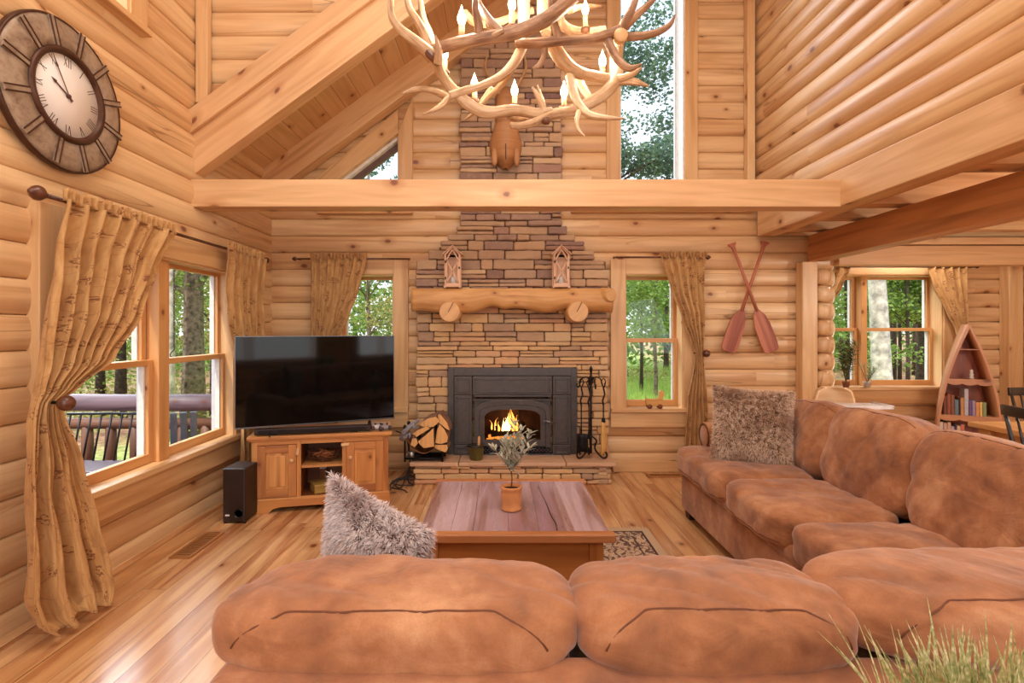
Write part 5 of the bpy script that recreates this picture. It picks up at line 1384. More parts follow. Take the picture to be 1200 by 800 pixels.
rod('dark curtain rod above the window behind the television', (-1.97, 5.045, 2.085), (-.90, 5.045, 2.085), .009, (.55, .25))
curtain('curtain', 'tan curtain swept to the right of the window beside the crossed paddles', OB, (1, 0, 0), (0, -1, 0),
        [(2.10, 1.545, 1.985, .12, .018), (1.8, 1.64, 1.985, .085, .026), (1.5, 1.755, 1.99, .09, .024), (1.28, 1.84, 1.975, .095, .018), (1.17, 1.885, 1.965, .10, .012), (1.05, 1.865, 1.975, .10, .016), (.7, 1.80, 2.01, .10, .024), (.3, 1.775, 2.03, .10, .028), (.03, 1.77, 2.04, .11, .03)], 5.5, 1.7, 50, 110)
rod('dark curtain rod above the window right of the fireplace', (1.11, 5.045, 2.10), (1.975, 5.045, 2.10), .009, (.25, .6))
holdback('brown holdback knob on the curtain right of the fireplace window', (1.955, 5.03, 1.17), (.5, -1, 0), .1)
curtain('curtain', 'tan curtain on the bay window beside the boat-shaped bookshelf', (0, 6.06, 0), (1, 0, 0), (0, -1, 0),
        [(2.12, 4.92, 5.36, .07, .018), (1.9, 4.98, 5.36, .07, .022), (1.6, 5.12, 5.36, .08, .022), (1.4, 5.22, 5.35, .085, .016), (1.25, 5.25, 5.33, .09, .012), (1.0, 5.2, 5.36, .09, .02), (.1, 5.15, 5.4, .09, .024)], 5, 2.7, 46, 100)
curtain('curtain', 'sliver of tan curtain at the bay window beside the log post', (0, 6.06, 0), (1, 0, 0), (0, -1, 0),
        [(2.12, 3.42, 4.02, .07, .018), (1.9, 3.42, 3.92, .07, .022), (1.6, 3.42, 3.72, .08, .02), (1.3, 3.42, 3.52, .09, .012), (1.1, 3.42, 3.54, .09, .015), (.1, 3.42, 3.6, .09, .02)], 5, .7, 40, 90)
rod('dark curtain rod above the bay window', (3.38, 5.985, 2.12), (5.45, 5.985, 2.12), .009, (.5, .5))

# crossed paddles
pm = wood('paddle_red', (208, 136, 104), (184, 104, 76), (140, 70, 50), knots=0, streak=1, fine=30, rough=.5)
def paddle(label, top, bot, y):
    t_ = at(*top, y); b_ = at(*bot, y); t = thing('canoe_paddle', label, 'paddle', (t_ + b_) / 2, 0, 'crossed paddles on the back wall')
    c = (t_ + b_) / 2; d = (b_ - t_); L = d.length; ang = math.atan2(d.x, -d.z)
    r = roty(-ang)      # local -z runs down the shaft
    mb = MB(); p = [V((0, 0, L / 2 - .03)), V((0, 0, -L / 2 + .42))]; mb.tube([r @ q for q in p], [.014, .016], 10); mb.build('shaft', pm, t)
    mb = MB(); P = [(-.018, -.03), (-.042, .0), (-.036, .012), (.036, .012), (.042, 0), (.018, -.03), (.012, -.09), (-.012, -.09)]; P = [(x, z + L / 2 - .02) for x, z in P]
    mb.prism([r @ V((x, -.012, z)) for x, z in P], (0, .024, 0)); mb.build('grip', pm, t, bevel=.004)
    mb = MB(); P = [(0, .46), (.03, .42), (.062, .36), (.078, .28), (.082, .1), (.074, .02), (.05, 0)]; P = [(x, z - L / 2) for x, z in P] + [(-x, z - L / 2) for x, z in P[::-1]]
    P = [(max(min(x, .09), -.09), z) for x, z in P if not (x == 0 and P.index((x, z)) > 8)]
    mb.prism([r @ V((x, -.007, z)) for x, z in P], (0, .014, 0), g=r @ V((0, 0, 1))); mb.build('blade', pm, t, bevel=.004)
paddle('red-brown wall paddle in front, its blade pointing down to the right', (857, 284), (905, 412), 5.075)
paddle('red-brown wall paddle behind the other, its blade pointing down to the left', (897, 282), (853, 412), 5.105)
# wooden duck on the window sill
dkT = at(767, 478, 5.09); dw = thing('wooden_duck', 'small wooden wheeled duck toy on the sill of the window right of the fireplace', 'toy', (dkT.x, 5.10, .628))
dm = wood('toy_wood', (226, 172, 100), (208, 150, 80), (170, 110, 54), knots=0, streak=.5)
mb = MB(); P = [(-.085, .105), (-.08, .04), (-.06, .02), (.05, .02), (.075, .06), (.085, .11), (.10, .125), (.095, .15), (.08, .175), (.06, .18), (.045, .16), (.045, .125), (.04, .10), (.0, .095), (-.05, .095)]
mb.prism([(x, -.018, z) for x, z in P], (0, .036, 0), g=(1, 0, 0)); mb.build('body', dm, dw, bevel=.004)
for x in (-.05, .05):
    for y in (-.026, .026):
        mb = MB(); mb.lathe([(0, -.006), (.022, -.006), (.022, .006), (0, .006)], 16, (x, y, .022), rotx(PI / 2)); mb.build('wheel', plain('wheel_brown', (130, 72, 40), .5), dw)
# ------------------------------------------------------------------ dining corner
dt = thing('dining_table', 'light pine dining table behind the sofa at the right edge', 'table', (3.98, 2.97, 0))
dw_ = wood('table_pine', (226, 176, 116), (208, 154, 94), (170, 112, 60), knots=.2, streak=.6, rough=.38)
mb = MB(); mb.box((0, 0, .722), (1.24, 1.56, .036), g=1); mb.build('top', dw_, dt, bevel=.006)
mb = MB(); mb.box((-.54, 0, .655), (.024, 1.3, .09)); mb.box((.54, 0, .655), (.024, 1.3, .09)); mb.box((0, .70, .655), (1.06, .024, .09)); mb.box((0, -.70, .655), (1.06, .024, .09)); mb.build('apron', dw_, dt, bevel=.002)
for x in (-.54, .54):
    for y in (-.69, .69):
        mb = MB(); mb.box((x, y, .352), (.09, .09, .704)); mb.build('leg', dw_, dt, bevel=.006)
ckm = plain('black_green_paint', (34, 32, 30), .35, 0, .2, 20, 0, .4)
def chair(label, loc, rz):
    t = thing('spindle_chair', label, 'chair', loc, rz, 'spindle chairs at the dining table')
    mb = MB(); mb.cushion((0, 0, .45), (.44, .43, .045), 5, 10); mb.build('seat', ckm, t)
    for x in (-.15, .15):
        for y in (-.15, .15):
            mb = MB(); mb.tube([(x, y, .44), (x * 1.15, y * 1.15, .22), (x * 1.32, y * 1.32, 0)], [.016, .02, .013], 10); mb.build('leg', ckm, t)
    mb = MB(); mb.tube([(-.19, -.19, .18), (-.19, .19, .18)], .010, 8); mb.tube([(.19, -.19, .18), (.19, .19, .18)], .010, 8); mb.tube([(-.19, 0, .18), (.19, 0, .18)], .010, 8); mb.build('stretcher', ckm, t)
    for i in range(7):
        u = (i - 3) / 3; mb = MB(); mb.tube([(u * .16, .18, .46), (u * .19, .235, .68), (u * .215, .265, .89)], [.008, .009, .006] if abs(u) < 1 else [.014, .014, .010], 8); mb.build('spindle', ckm, t)
    mb = MB(); g = [[(u * .235, .268 + .0 - .03 * (1 - u * u) * -1 + dy, z) for u in [k / 6 - 1 for k in range(13)]] for dy, z in ((-.006, .875), (.0, .94))]
    mb.sheet(g); mb.build('top_rail', ckm, t, solid=.022, bevel=.005); return t
chair('black spindle chair between the sofa and the long side of the dining table', (3.36, 2.98, 0), PI / 2)
chair('black spindle chair at the far end of the dining table', (4.26, 3.86, 0), 0)

# ------------------------------------------------------------------ boat bookshelf
BX, BY = 5.07, 5.68; BA = math.radians(-26)
bs = thing('boat_bookshelf', 'boat-shaped wooden bookshelf standing upright under the bay window curtain', 'bookshelf', (BX, BY, 0), BA)
bw = wood('boat_wood', (218, 164, 122), (200, 140, 98), (150, 94, 60), knots=.1, streak=.7)
br_ = wood('boat_back', (178, 96, 62), (156, 78, 50), (112, 50, 32), knots=.1, streak=.8)
HB = 1.46
hw = lambda z: .29 * max(0, 1 - (max(z, 0) / HB) ** 2.16)
DP = .125
for s in (-1, 1):
    mb = MB(); n = 26; rows = []
    for i in range(n + 1):
        z = HB * (i / n) ** .8 * .998; w0 = hw(z); w1 = max(0, w0 - .022); b0, b1 = w0 * .86, max(0, w0 * .86 - .02)
        rows.append(mb.add([(s * w0, -DP, z), (s * w1, -DP, z - .0), (s * b1, DP, z), (s * b0, DP, z)]))
    for i in range(n):
        for j in range(4):
            j2 = (j + 1) % 4; q = [rows[i] + j, rows[i] + j2, rows[i + 1] + j2, rows[i + 1] + j]
            if s > 0: q.reverse()
            u0, u1 = HB * (i / n), HB * ((i + 1) / n); uv = [(u0, j * .1), (u0, j * .1 + .1), (u1, j * .1 + .1), (u1, j * .1)]
            mb.face(q, uv if s < 0 else uv[::-1], j in (1, 3))
    mb.build('side', bw, bs)
mb = MB(); P = [(-hw(z) * .86, z) for z in [HB * i / 20 * .99 for i in range(21)]]; P2 = P + [(-x, z) for x, z in P[::-1]]
mb.prism([(x, DP - .012, z) for x, z in P2[:-0 or None] if True], (0, .012, 0), g=(0, 0, 1)); mb.build('back', br_, bs)
SH = (.14, .475, .865)
for z in SH + (1.19,):
    w0 = hw(z) - .012; thin = z > 1.1
    mb = MB(); mb.hexa([(-w0, -DP + .004, z - .02), (w0, -DP + .004, z - .02), (w0 * .86, DP - .012, z - .02), (-w0 * .86, DP - .012, z - .02), (-w0, -DP + .004, z), (w0, -DP + .004, z), (w0 * .86, DP - .012, z), (-w0 * .86, DP - .012, z)] if not thin else
             [(-w0, -DP + .004, z - .008), (w0, -DP + .004, z - .008), (w0 * .86, DP - .012, z - .008), (-w0 * .86, DP - .012, z - .008), (-w0, -DP + .004, z), (w0, -DP + .004, z), (w0 * .86, DP - .012, z), (-w0 * .86, DP - .012, z)])
    o = mb.build('shelf', bw, bs)
    if not thin:      # scalloped apron under the shelf edge
        P = [(lerp(-w0, w0, i / 24), z - .045 - .018 * abs(math.sin(i / 24 * PI * 3)) ** .7) for i in range(25)]
        mb = MB(); mb.prism([(x, -DP - .002, zz) for x, zz in P] + [(w0, -DP - .002, z + .002), (-w0, -DP - .002, z + .002)], (0, .014, 0), g=(1, 0, 0)); mb.build('apron', bw, o)
pg = plain('book_pages', (226, 212, 190), .8)
bkc = {}
def book(label, x, z, th, h, col, dep=.15, lean=0, flat=False, group='books on the boat bookshelf'):
    q = rotz(BA) @ V((x, -.03, 0)); t = thing('book', label, 'book', (BX + q.x, BY + q.y, z + .0005), 0, group, rot=(0, lean, BA))
    m = bkc.setdefault(col, plain('cover_%d_%d_%d' % col, col, .5, 0, .12, 30))
    mb = MB()
    if flat:
        mb.box((0, 0, .002), (h, dep, .003)); mb.box((0, 0, th - .002), (h, dep, .003)); mb.box((0, -dep / 2 + .0015, th / 2), (h, .003, th)); mb.build('cover', m, t)
        mb = MB(); mb.box((0, .002, th / 2), (h - .008, dep - .01, th - .006)); mb.build('pages', pg, t)
    else:
        mb.box((-th / 2 + .0015, 0, h / 2), (.003, dep, h)); mb.box((th / 2 - .0015, 0, h / 2), (.003, dep, h)); mb.box((0, -dep / 2 + .0015, h / 2), (th, .003, h)); mb.build('cover', m, t)
        mb = MB(); mb.box((0, .003, h / 2), (th - .006, dep - .012, h - .008)); mb.build('pages', pg, t)
    return t
x = -.215
for lab, th, h, col in (('dark brown book at the left end of the middle shelf of the boat bookshelf', .032, .20, (124, 72, 48)),
    ('reddish brown tall book, second on the middle shelf of the boat bookshelf', .034, .225, (160, 84, 56)),
    ('brown book before the gap on the middle shelf of the boat bookshelf', .034, .215, (140, 88, 60)),
    ('blue grey book in the middle shelf of the boat bookshelf', .036, .165, (110, 134, 150)),
    ('black spined narrow book beside the tan one on the middle shelf', .012, .17, (40, 34, 34)),
    ('tan orange book just left of the tallest book on the middle shelf', .034, .19, (206, 146, 92)),
    ('tall pale grey book rising above the middle shelf row', .038, .285, (204, 200, 206)),
    ('purple book just right of the tall pale grey book', .030, .17, (112, 84, 140)),
    ('lavender book among the right half of the middle shelf', .030, .165, (170, 150, 182)),
    ('orange book near the right end of the middle shelf', .034, .15, (230, 160, 96)),
    ('yellow book second from the right end of the middle shelf', .026, .15, (232, 196, 110)),
    ('green book at the right end of the middle shelf', .034, .15, (138, 158, 106))):
    book(lab, x + th * .45, SH[1], th * .9, h, col); x += th * .9 + .002
x = -.25
for lab, th, h, col in (('white book at the left end of the lowest shelf of the boat bookshelf', .036, .25, (228, 214, 200)), ('pale pink book, second on the lowest shelf of the boat bookshelf', .034, .24, (226, 186, 172)),
    ('cream book with orange tone, third on the lowest shelf', .034, .25, (232, 190, 158)), ('lavender white book in the lowest shelf row', .03, .21, (200, 186, 206)),
    ('dark blue book in the lowest shelf row', .02, .22, (74, 72, 112)), ('pale peach book near the right of the lowest shelf row', .034, .22, (238, 206, 180)), ('salmon red book at the right end of the lowest shelf row', .036, .235, (214, 130, 104))):
    book(lab, x + th * .45, SH[0], th * .9, h, col); x += th * .9 + .002
for i, (lab, col, th) in enumerate((('brown book lowest of the flat stack on the lowest shelf', (150, 120, 90), .03), ('green book in the flat stack on the lowest shelf', (150, 166, 120), .03), ('cream book topmost of the flat stack on the lowest shelf', (226, 214, 190), .025))):
    book(lab, .135, SH[0] + sum((.03, .03, .025)[:i]) + .001 * i, th, .15 - .01 * i, col, .14, 0, True)
fg = thing('figurine', 'small white figurine on the upper shelf of the boat bookshelf', 'figurine', (BX + .01, BY - .06, SH[2]))
mb = MB(); mb.lathe([(0, 0), (.022, 0), (.024, .01), (.016, .03), (.020, .05), (.012, .07), (.016, .085), (.012, .10), (0, .105)], 14); mb.build('body', M['white'], fg)
mb = MB(); mb.lathe([(0, 0), (.026, 0), (.026, .008), (0, .008)], 14); mb.build('base', plain('fig_base', (150, 110, 80), .6), fg)

# ------------------------------------------------------------------ high chair by the post
hcx, hcy = 2.86, 4.42
hc = thing('high_chair', 'pale wooden high chair with white tray behind the sofa by the log post', 'high chair', (hcx, hcy, 0))
hmw = wood('pale_birch', (238, 204, 160), (228, 188, 140), (204, 156, 108), knots=0, streak=.3)
mb = MB(); g = []
for z, w_ in ((.60, .15), (.70, .165), (.80, .165), (.87, .14), (.90, .08)):
    g.append([(w_ * math.sin(a) * 1.0, .16 * math.cos(a) + .02, z) for a in [lerp(-1.5, 1.5, k / 12) for k in range(13)]])
mb.sheet(g); mb.build('backrest', hmw, hc, solid=.016, bevel=.004)
mb = MB(); mb.cushion((0, .05, .56), (.32, .30, .03), 4, 8); mb.build('seat', hmw, hc)
mb = MB(); mb.cushion((.10, -.10, .765), (.46, .30, .022), 6, 10); mb.build('tray', plain('tray_white', (236, 226, 222), .3), hc)
mb = MB(); mb.tube([(.30, -.23, .78), (.31, .03, .78)], .008, 8); mb.tube([(-.11, -.23, .78), (.30, -.235, .78)], .008, 8); mb.build('tray_rim', plain('tray_rim', (240, 234, 230), .3), hc)
for x in (-.17, .17):
    mb = MB(); mb.tube([(x, .02, .66), (x, -.06, .745)], .01, 8); mb.build('armrest', hmw, hc)
    for y in (-.15, .2):
        mb = MB(); mb.tube([(x * .8, y * .6, .55), (x * 1.3, y * 1.3, 0)], [.018, .014], 10); mb.build('leg', hmw, hc)
# plants on the bay sill
rr = random.Random(21)
def sillplant(label, x, y, z, n, ln, wd, mat, spread, potc):
    t = thing('potted_plant', label, 'plant', (x, y, z)); mb = MB(); mb.lathe([(0, 0), (.032, 0), (.042, .06), (.045, .064), (.038, .064), (.036, .05), (0, .05)], 18); mb.build('pot', plain('pot_%d' % int(x * 100), potc, .5), t)
    st = MB(); lm = MB()
    for i in range(n):
        a = rr.uniform(0, 2 * PI); r = rr.uniform(.2, 1) * spread; h = rr.uniform(.3, 1) * ln * 5; e = V((math.cos(a) * r, math.sin(a) * r * .35, .05 + h)); b = V((0, 0, .05))
        m_ = (b + e) / 2 + V((math.cos(a) * r * .1, 0, h * .15)); p = smooth_path([tuple(b), tuple(m_), tuple(e)], 4); st.tube(p, .0022, 5)
        for k in range(2, len(p)):
            for s in (-1, 1):
                d = (V(p[k]) - V(p[k - 1])).normalized(); sd = d.cross(V((rr.uniform(-.4, .4), 1, rr.uniform(-.4, .4)))).normalized() * s
                leaf(lm, p[k], d * .7 + sd * .9, ln * rr.uniform(.6, 1.1), wd, curl=.2)
    st.build('stem', plain('stem_%d' % int(x * 100), (96, 82, 50), .7), t); lm.build('leaves', mat, t); return t
sillplant('leafy houseplant with dark and yellow leaves in the corner of the bay window sill', 3.99, 6.02, .736, 15, .10, .030, leafm('croton_leaf', [(.35, (42, 56, 30)), (.5, (80, 92, 40)), (.62, (190, 170, 80))], 12, .25), .16, (150, 96, 64))
sillplant('small houseplant with drooping pale green fronds on the bay window sill', 4.22, 6.0, .736, 9, .05, .009, leafm('frond', [(.3, (110, 140, 96)), (.6, (170, 186, 140))], 12, .3), .2, (210, 200, 186))
# ------------------------------------------------------------------ antler chandelier
ch = thing('antler_chandelier', 'large antler chandelier with lit candle bulbs hanging in front of the tie beam', 'chandelier', (.12, 2.35, 3.0))
CHT = V((.12, 2.35, 3.0))
def antm(name, a, b, c):
    t = NT(name); uv = t.uv(); f = t.noise(t.mapping(uv, (6, 60, 1)), 1, 4, .6, .6); g = t.noise(t.obj(), 7, 3, .6)
    col = t.ramp(t.math('MULTIPLY_ADD', f, .5, t.math('MULTIPLY', g, .5)), [(.33, srgb(*a)), (.5, srgb(*b)), (.66, srgb(*c))])
    t.bsdf(Base_Color=col, Roughness=.5, Normal=t.bump(f, .8, .01)); return t.m
A_D = antm('antler_dark', (96, 62, 42), (168, 126, 92), (216, 182, 142))
A_L = antm('antler_light', (146, 104, 70), (214, 176, 132), (240, 214, 176))
def antler(mat, main, tines):
    """points (px, py, distance, radius in px)"""
    def run(mb, pts, tip):
        P = []
        for x, y, Y, r in smooth_path(pts, 6): p = at(x, y, Y) - CHT; P.append((p, max(.0015, r * Y / F)))
        mb.tube([p for p, r in P], [r for p, r in P], 12)
    mb = MB(); run(mb, main, True); o = mb.build('antler', mat, ch)
    for t_ in tines:
        mb = MB(); run(mb, t_, True); mb.build('tine', mat, o)
    return o
# upper ring, front
antler(A_D, [(507, 60, 2.02, 7), (530, 52, 2.0, 7), (560, 46, 1.98, 7.5), (590, 41, 1.97, 8), (618, 33, 1.97, 8.5), (645, 19, 1.99, 8.5), (672, -4, 2.05, 8)],
       [[(562, 44, 1.98, 6), (560, 25, 1.96, 5), (557, 8, 1.95, 4), (559, -12, 1.96, 3)], [(588, 40, 1.97, 5.5), (575, 26, 1.99, 5), (563, 8, 2.03, 4), (556, -12, 2.08, 3)], [(566, 42, 1.98, 5), (578, 42, 1.96, 4), (590, 36, 1.94, 2.5)]])
# cluster at the left
antler(A_L, [(507, 66, 2.02, 9), (498, 58, 2.0, 7.5), (485, 47, 1.98, 6.5), (469, 34, 1.97, 5.5), (459, 18, 1.97, 4.5), (459, -8, 1.98, 3.2)],
       [[(507, 60, 2.03, 7.5), (500, 44, 2.02, 6.5), (490, 26, 2.0, 5), (480, 10, 2.0, 4.2), (476, -8, 2.0, 3.5)], [(508, 62, 2.05, 6), (503, 40, 2.09, 5), (496, 22, 2.12, 4.2), (492, -4, 2.15, 3)],
        [(513, 74, 2.0, 5.5), (514, 60, 1.97, 4.5), (510, 41, 1.95, 1)]])
mb = MB(); p0 = at(505, 68, 2.02) - CHT; mb.lathe([(0, -.01), (.030, -.008), (.040, .0), (.041, .012), (.033, .022), (0, .026)], 16, p0, Euler((.3, .75, 0)).to_matrix()); mb.build('burr', antm('burr', (80, 44, 26), (120, 72, 44), (150, 98, 62)), ch)
# lower ring
antler(A_L, [(511, 72, 2.04, 5.5), (516, 84, 2.07, 6), (524, 97, 2.1, 6), (536, 110, 2.12, 6.5), (552, 124, 2.12, 7), (573, 132, 2.12, 7), (602, 129, 2.12, 6.5), (630, 133, 2.14, 6), (646, 131, 2.16, 5.5)],
       [[(524, 113, 2.1, 4.5), (510, 107, 2.06, 4), (495, 104, 2.03, 3.4), (482, 106, 2.0, 2.8), (471, 110, 1.98, 1)], [(526, 113, 2.1, 4), (519, 122, 2.07, 3.5), (510, 128, 2.04, 2.6), (496, 134, 2.02, .8)], [(596, 134, 2.14, 4.5), (604, 138, 2.22, 4), (616, 138, 2.3, 3)]])
antler(A_L, [(598, 147, 2.06, 3.6), (612, 147, 2.08, 4), (630, 142, 2.12, 5), (648, 134, 2.16, 6), (672, 129, 2.2, 6.5), (696, 118, 2.24, 7), (712, 106, 2.28, 7.5), (722, 90, 2.32, 8), (722, 72, 2.36, 7.5), (724, 52, 2.36, 7)],
       [[(638, 133, 2.14, 4.6), (634, 120, 2.14, 3.6), (628, 109, 2.14, 2.6), (624, 102, 2.14, 1)], [(637, 131, 2.15, 3), (636, 118, 2.18, 2.4), (630, 100, 2.2, .8)],
        [(718, 92, 2.32, 5), (730, 91, 2.28, 4.5), (742, 86, 2.25, 3.6), (752, 79, 2.22, 1)], [(720, 96, 2.32, 5), (738, 95, 2.28, 4.6), (748, 97, 2.25, 3.6), (760, 101, 2.22, 1)], [(694, 118, 2.24, 5), (686, 108, 2.3, 4.5), (679, 94, 2.36, 4.5), (676, 84, 2.4, 4)]])
mb = MB(); mb.lathe([(0, -.012), (.014, -.010), (.018, 0), (.014, .012), (0, .014)], 12, at(640, 142, 2.11) - CHT); mb.build('burr', bpy.data.materials['burr'], ch)
# struts from the middle to the lower ring
antler(A_L, [(615, 50, 2.1, 5.5), (609, 62, 2.1, 6), (600, 77, 2.1, 5.8), (586, 90, 2.1, 5.2), (565, 100, 2.1, 4.6), (545, 106, 2.1, 4.6), (527, 112, 2.1, 5)],
       [[(606, 68, 2.12, 4.5), (597, 86, 2.2, 4), (586, 101, 2.26, 3.6), (572, 114, 2.3, 3.2), (558, 130, 2.34, 2.4), (544, 141, 2.38, .8)], [(577, 102, 2.3, 3.2), (570, 112, 2.32, 3.2), (563, 122, 2.34, 2.8)]])
antler(A_L, [(645, 48, 2.12, 7), (652, 60, 2.14, 8.5), (662, 74, 2.18, 8.5), (676, 84, 2.22, 7.2), (694, 89, 2.26, 6), (712, 92, 2.3, 5.5)],
       [[(668, 90, 2.2, 5.5), (671, 104, 2.14, 5.5), (677, 120, 2.08, 5), (690, 134, 2.02, 4.4), (710, 138, 1.98, 3.2), (732, 139, 1.95, .8)], [(679, 131, 2.05, 3.6), (676, 142, 2.02, 3), (678, 152, 2.0, 2.2), (686, 160, 1.98, .6)]])
# upper ring, right hand side
antler(A_D, [(604, 50, 2.08, 4.5), (625, 51, 2.07, 6), (655, 48, 2.06, 5.5), (690, 46, 2.08, 5), (712, 41, 2.12, 6), (726, 38, 2.15, 8)],
       [[(727, 36, 2.15, 5.5), (735, 22, 2.12, 5), (742, 8, 2.1, 4), (747, -8, 2.1, 3)], [(732, 32, 2.15, 5), (746, 18, 2.17, 4.4), (760, 5, 2.2, 3.6), (772, -8, 2.22, 2.6)], [(734, 43, 2.14, 5), (752, 42, 2.1, 4.6), (770, 38, 2.06, 4), (785, 29, 2.03, 3), (791, 17, 2.01, .8)],
        [(712, 48, 2.12, 5.5), (718, 60, 2.1, 5.5), (727, 73, 2.07, 4.6), (738, 80, 2.04, 4), (752, 75, 2.01, 1)], [(638, 52, 2.08, 4.2), (638, 64, 2.07, 3.8), (633, 75, 2.06, 3), (624, 80, 2.05, 1.2)], [(655, 46, 2.06, 5), (650, 28, 2.04, 4.2), (645, 8, 2.02, 3.4), (643, -10, 2.02, 2.6)]])
mb = MB(); mb.lathe([(0, 0), (.026, 0), (.0285, .004), (.0285, .03), (0, .03)], 24, at(728, 40, 2.10) - CHT, rotx(-PI / 2)); mb.build('sawn_end', endw, ch)
# rear of the upper ring
antler(A_D, [(665, -8, 2.2, 6), (655, 18, 2.4, 6), (664, 33, 2.6, 5.5), (686, 38, 2.7, 5), (710, 34, 2.7, 4)], [[(668, 12, 2.6, 4), (684, 8, 2.7, 3.5), (705, 8, 2.8, 2)]])
antler(A_L, [(545, 15, 2.5, 4), (556, 26, 2.6, 4.5), (580, 27, 2.7, 4.5), (600, 20, 2.75, 4), (625, 12, 2.75, 4)], [[(572, 30, 2.6, 3.5), (586, 36, 2.5, 3), (600, 40, 2.45, 2)]])
# hub with three hanging rods up to the ceiling
mb = MB(); 
for x in (-.03, .0, .03): mb.tube([(x, .0, .10), (x, 0, 2.0), (0, 0, 3.02)], .008, 8)
mb.lathe([(.05, .06), (.06, .08), (.05, .12), (0, .13)], 20); mb.lathe([(0, 3.0), (.09, 3.0), (.08, 3.04), (0, 3.05)], 20); mb.build('hanging_rod', M['bronze'], ch)
antler(A_L, [(612, 40, 2.3, 6), (614, 15, 2.34, 7), (612, -20, 2.36, 7), (614, -60, 2.36, 5)], []); antler(A_L, [(640, 40, 2.3, 6), (636, 10, 2.34, 7), (638, -25, 2.36, 7), (634, -60, 2.36, 5)], [])
# candles
sleeve = plain('candle_sleeve', (236, 206, 150), .5, 0, .05); bulbm = emit('bulb_glow', (1, .80, .52, 1), 26.0)
cups = bpy.data.materials['burr']
for i, (x, y, Y, yb) in enumerate(((541, 22, 2.05, 47), (600, 5, 2.2, 33), (686, 10, 2.55, 36), (556, 97, 2.5, 119), (603, 106, 2.5, 125), (661, 107, 2.45, 127), (706, 79, 2.35, 92), (521, 62, 2.3, 86))):
    c = at(x, y, Y) - CHT; b = at(x, yb, Y) - CHT; s = Y / F
    h = max(.05, c.z - b.z - 8 * s)
    cd_ = MB(); cd_.lathe([(0, 0), (.0125, 0), (.0125, h), (0, h)], 16, b); o = cd_.build('candle', sleeve, ch)
    mb = MB(); mb.lathe([(0, -.012), (.012, -.010), (.022, .0), (.024, .008), (.014, .008), (0, .006)], 16, b); mb.build('drip_cup', cups, o)
    mb = MB(); mb.lathe([(.006, 0), (.012, .008), (.0165, .022), (.0165, .034), (.011, .05), (.005, .064), (.0015, .078), (0, .082)], 16, b + V((0, 0, h))); mb.build('bulb', bulbm, o)
    if i in (0, 1, 2, 4, 6):
        p = CHT + b + V((0, 0, h + .03)); l = lamp('candle_light.%d' % i, 'POINT', p + V((0, -.0, .075)), 10, (1, .84, .64), .03)
# ------------------------------------------------------------------ outside
GZ = -.45
def groundmat():
    t = NT('forest_ground'); o = t.obj(); sx = t.n('SeparateXYZ', {0: o}); f = t.noise(o, 1.2, 4, .7); g = t.noise(o, 9, 4, .7)
    red = t.ramp(g, [(.3, srgb(96, 62, 44)), (.5, srgb(158, 112, 84)), (.7, srgb(196, 160, 120))]); grn = t.ramp(g, [(.3, srgb(92, 120, 48)), (.5, srgb(150, 176, 84)), (.7, srgb(190, 204, 120))])
    side = t.mrange(sx.outputs[0], 7.5, 10.5, 0, 1); side2 = t.mrange(sx.outputs[0], -5, -7, 0, 1)
    m = t.math('MAXIMUM', t.math('MULTIPLY', t.math('MAXIMUM', side, side2), t.mrange(f, .38, .5, .4, 1)), t.mrange(f, .6, .66, 0, .7))
    t.bsdf(Base_Color=t.mix(m, grn, red), Roughness=.95); return t.m
mb = MB(); g = [[(lerp(-40, 48, i / 30), y, GZ + .25 * noise.noise(V((i * .6, y * .15, 0))) + (0 if y < 30 else (y - 30) * .05)) for i in range(31)] for y in [5.4, 8, 11, 14, 17, 20, 24, 28, 34, 42, 55]]
mb.sheet([r[::-1] for r in g]); struct(mb.build('ground', groundmat()))
mb = MB(); g2 = [[(x, y, GZ - .02) for x in (-40, -20, -10, -6, -2.7)] for y in (-3, 1, 5.4)]
mb.sheet([r[::-1] for r in g2]); struct(mb.build('ground.001', groundmat()))
barkg = plain('bark_grey', (128, 112, 98), .95, 0, .7, 14, .8); barkd = plain('bark_dark', (74, 60, 50), .95, 0, .7, 16, .8); barkw = plain('bark_white', (206, 194, 182), .9, 0, .45, 8, .6)
L_G = leafm('leaf_green', [(.3, (58, 82, 34)), (.45, (104, 134, 54)), (.58, (152, 176, 84)), (.7, (204, 214, 134))], 1.6)
L_D = leafm('leaf_dark', [(.3, (38, 64, 62)), (.47, (80, 114, 98)), (.6, (132, 160, 118)), (.72, (186, 202, 150))], 1.4)
L_Y = leafm('leaf_yellow', [(.3, (96, 92, 44)), (.48, (158, 152, 80)), (.62, (208, 200, 130)), (.72, (230, 224, 170))], 2.2)
ro = random.Random(77)
def leaves(mb, c, rad, n, sz, flatz=.0):
    c = V(c)
    for _ in range(n):
        while True:
            p = V((ro.uniform(-1, 1), ro.uniform(-1, 1), ro.uniform(-1, 1)))
            if .15 < p.length < 1: break
        q = c + V((p.x * rad[0], p.y * rad[1], p.z * rad[2])); s = sz * ro.uniform(.6, 1.3)
        d = V((ro.gauss(0, 1), ro.gauss(0, 1), ro.gauss(0, .5))).normalized(); e = d.cross(V((ro.gauss(0, 1), ro.gauss(0, 1), ro.gauss(0, 1)))).normalized() * s * .32
        i = mb.add([q - d * s * .5, q + e, q + d * s * .5, q - e]); mb.face([i, i + 1, i + 2, i + 3], [(0, 0), (1, 0), (1, 1), (0, 1)], False)
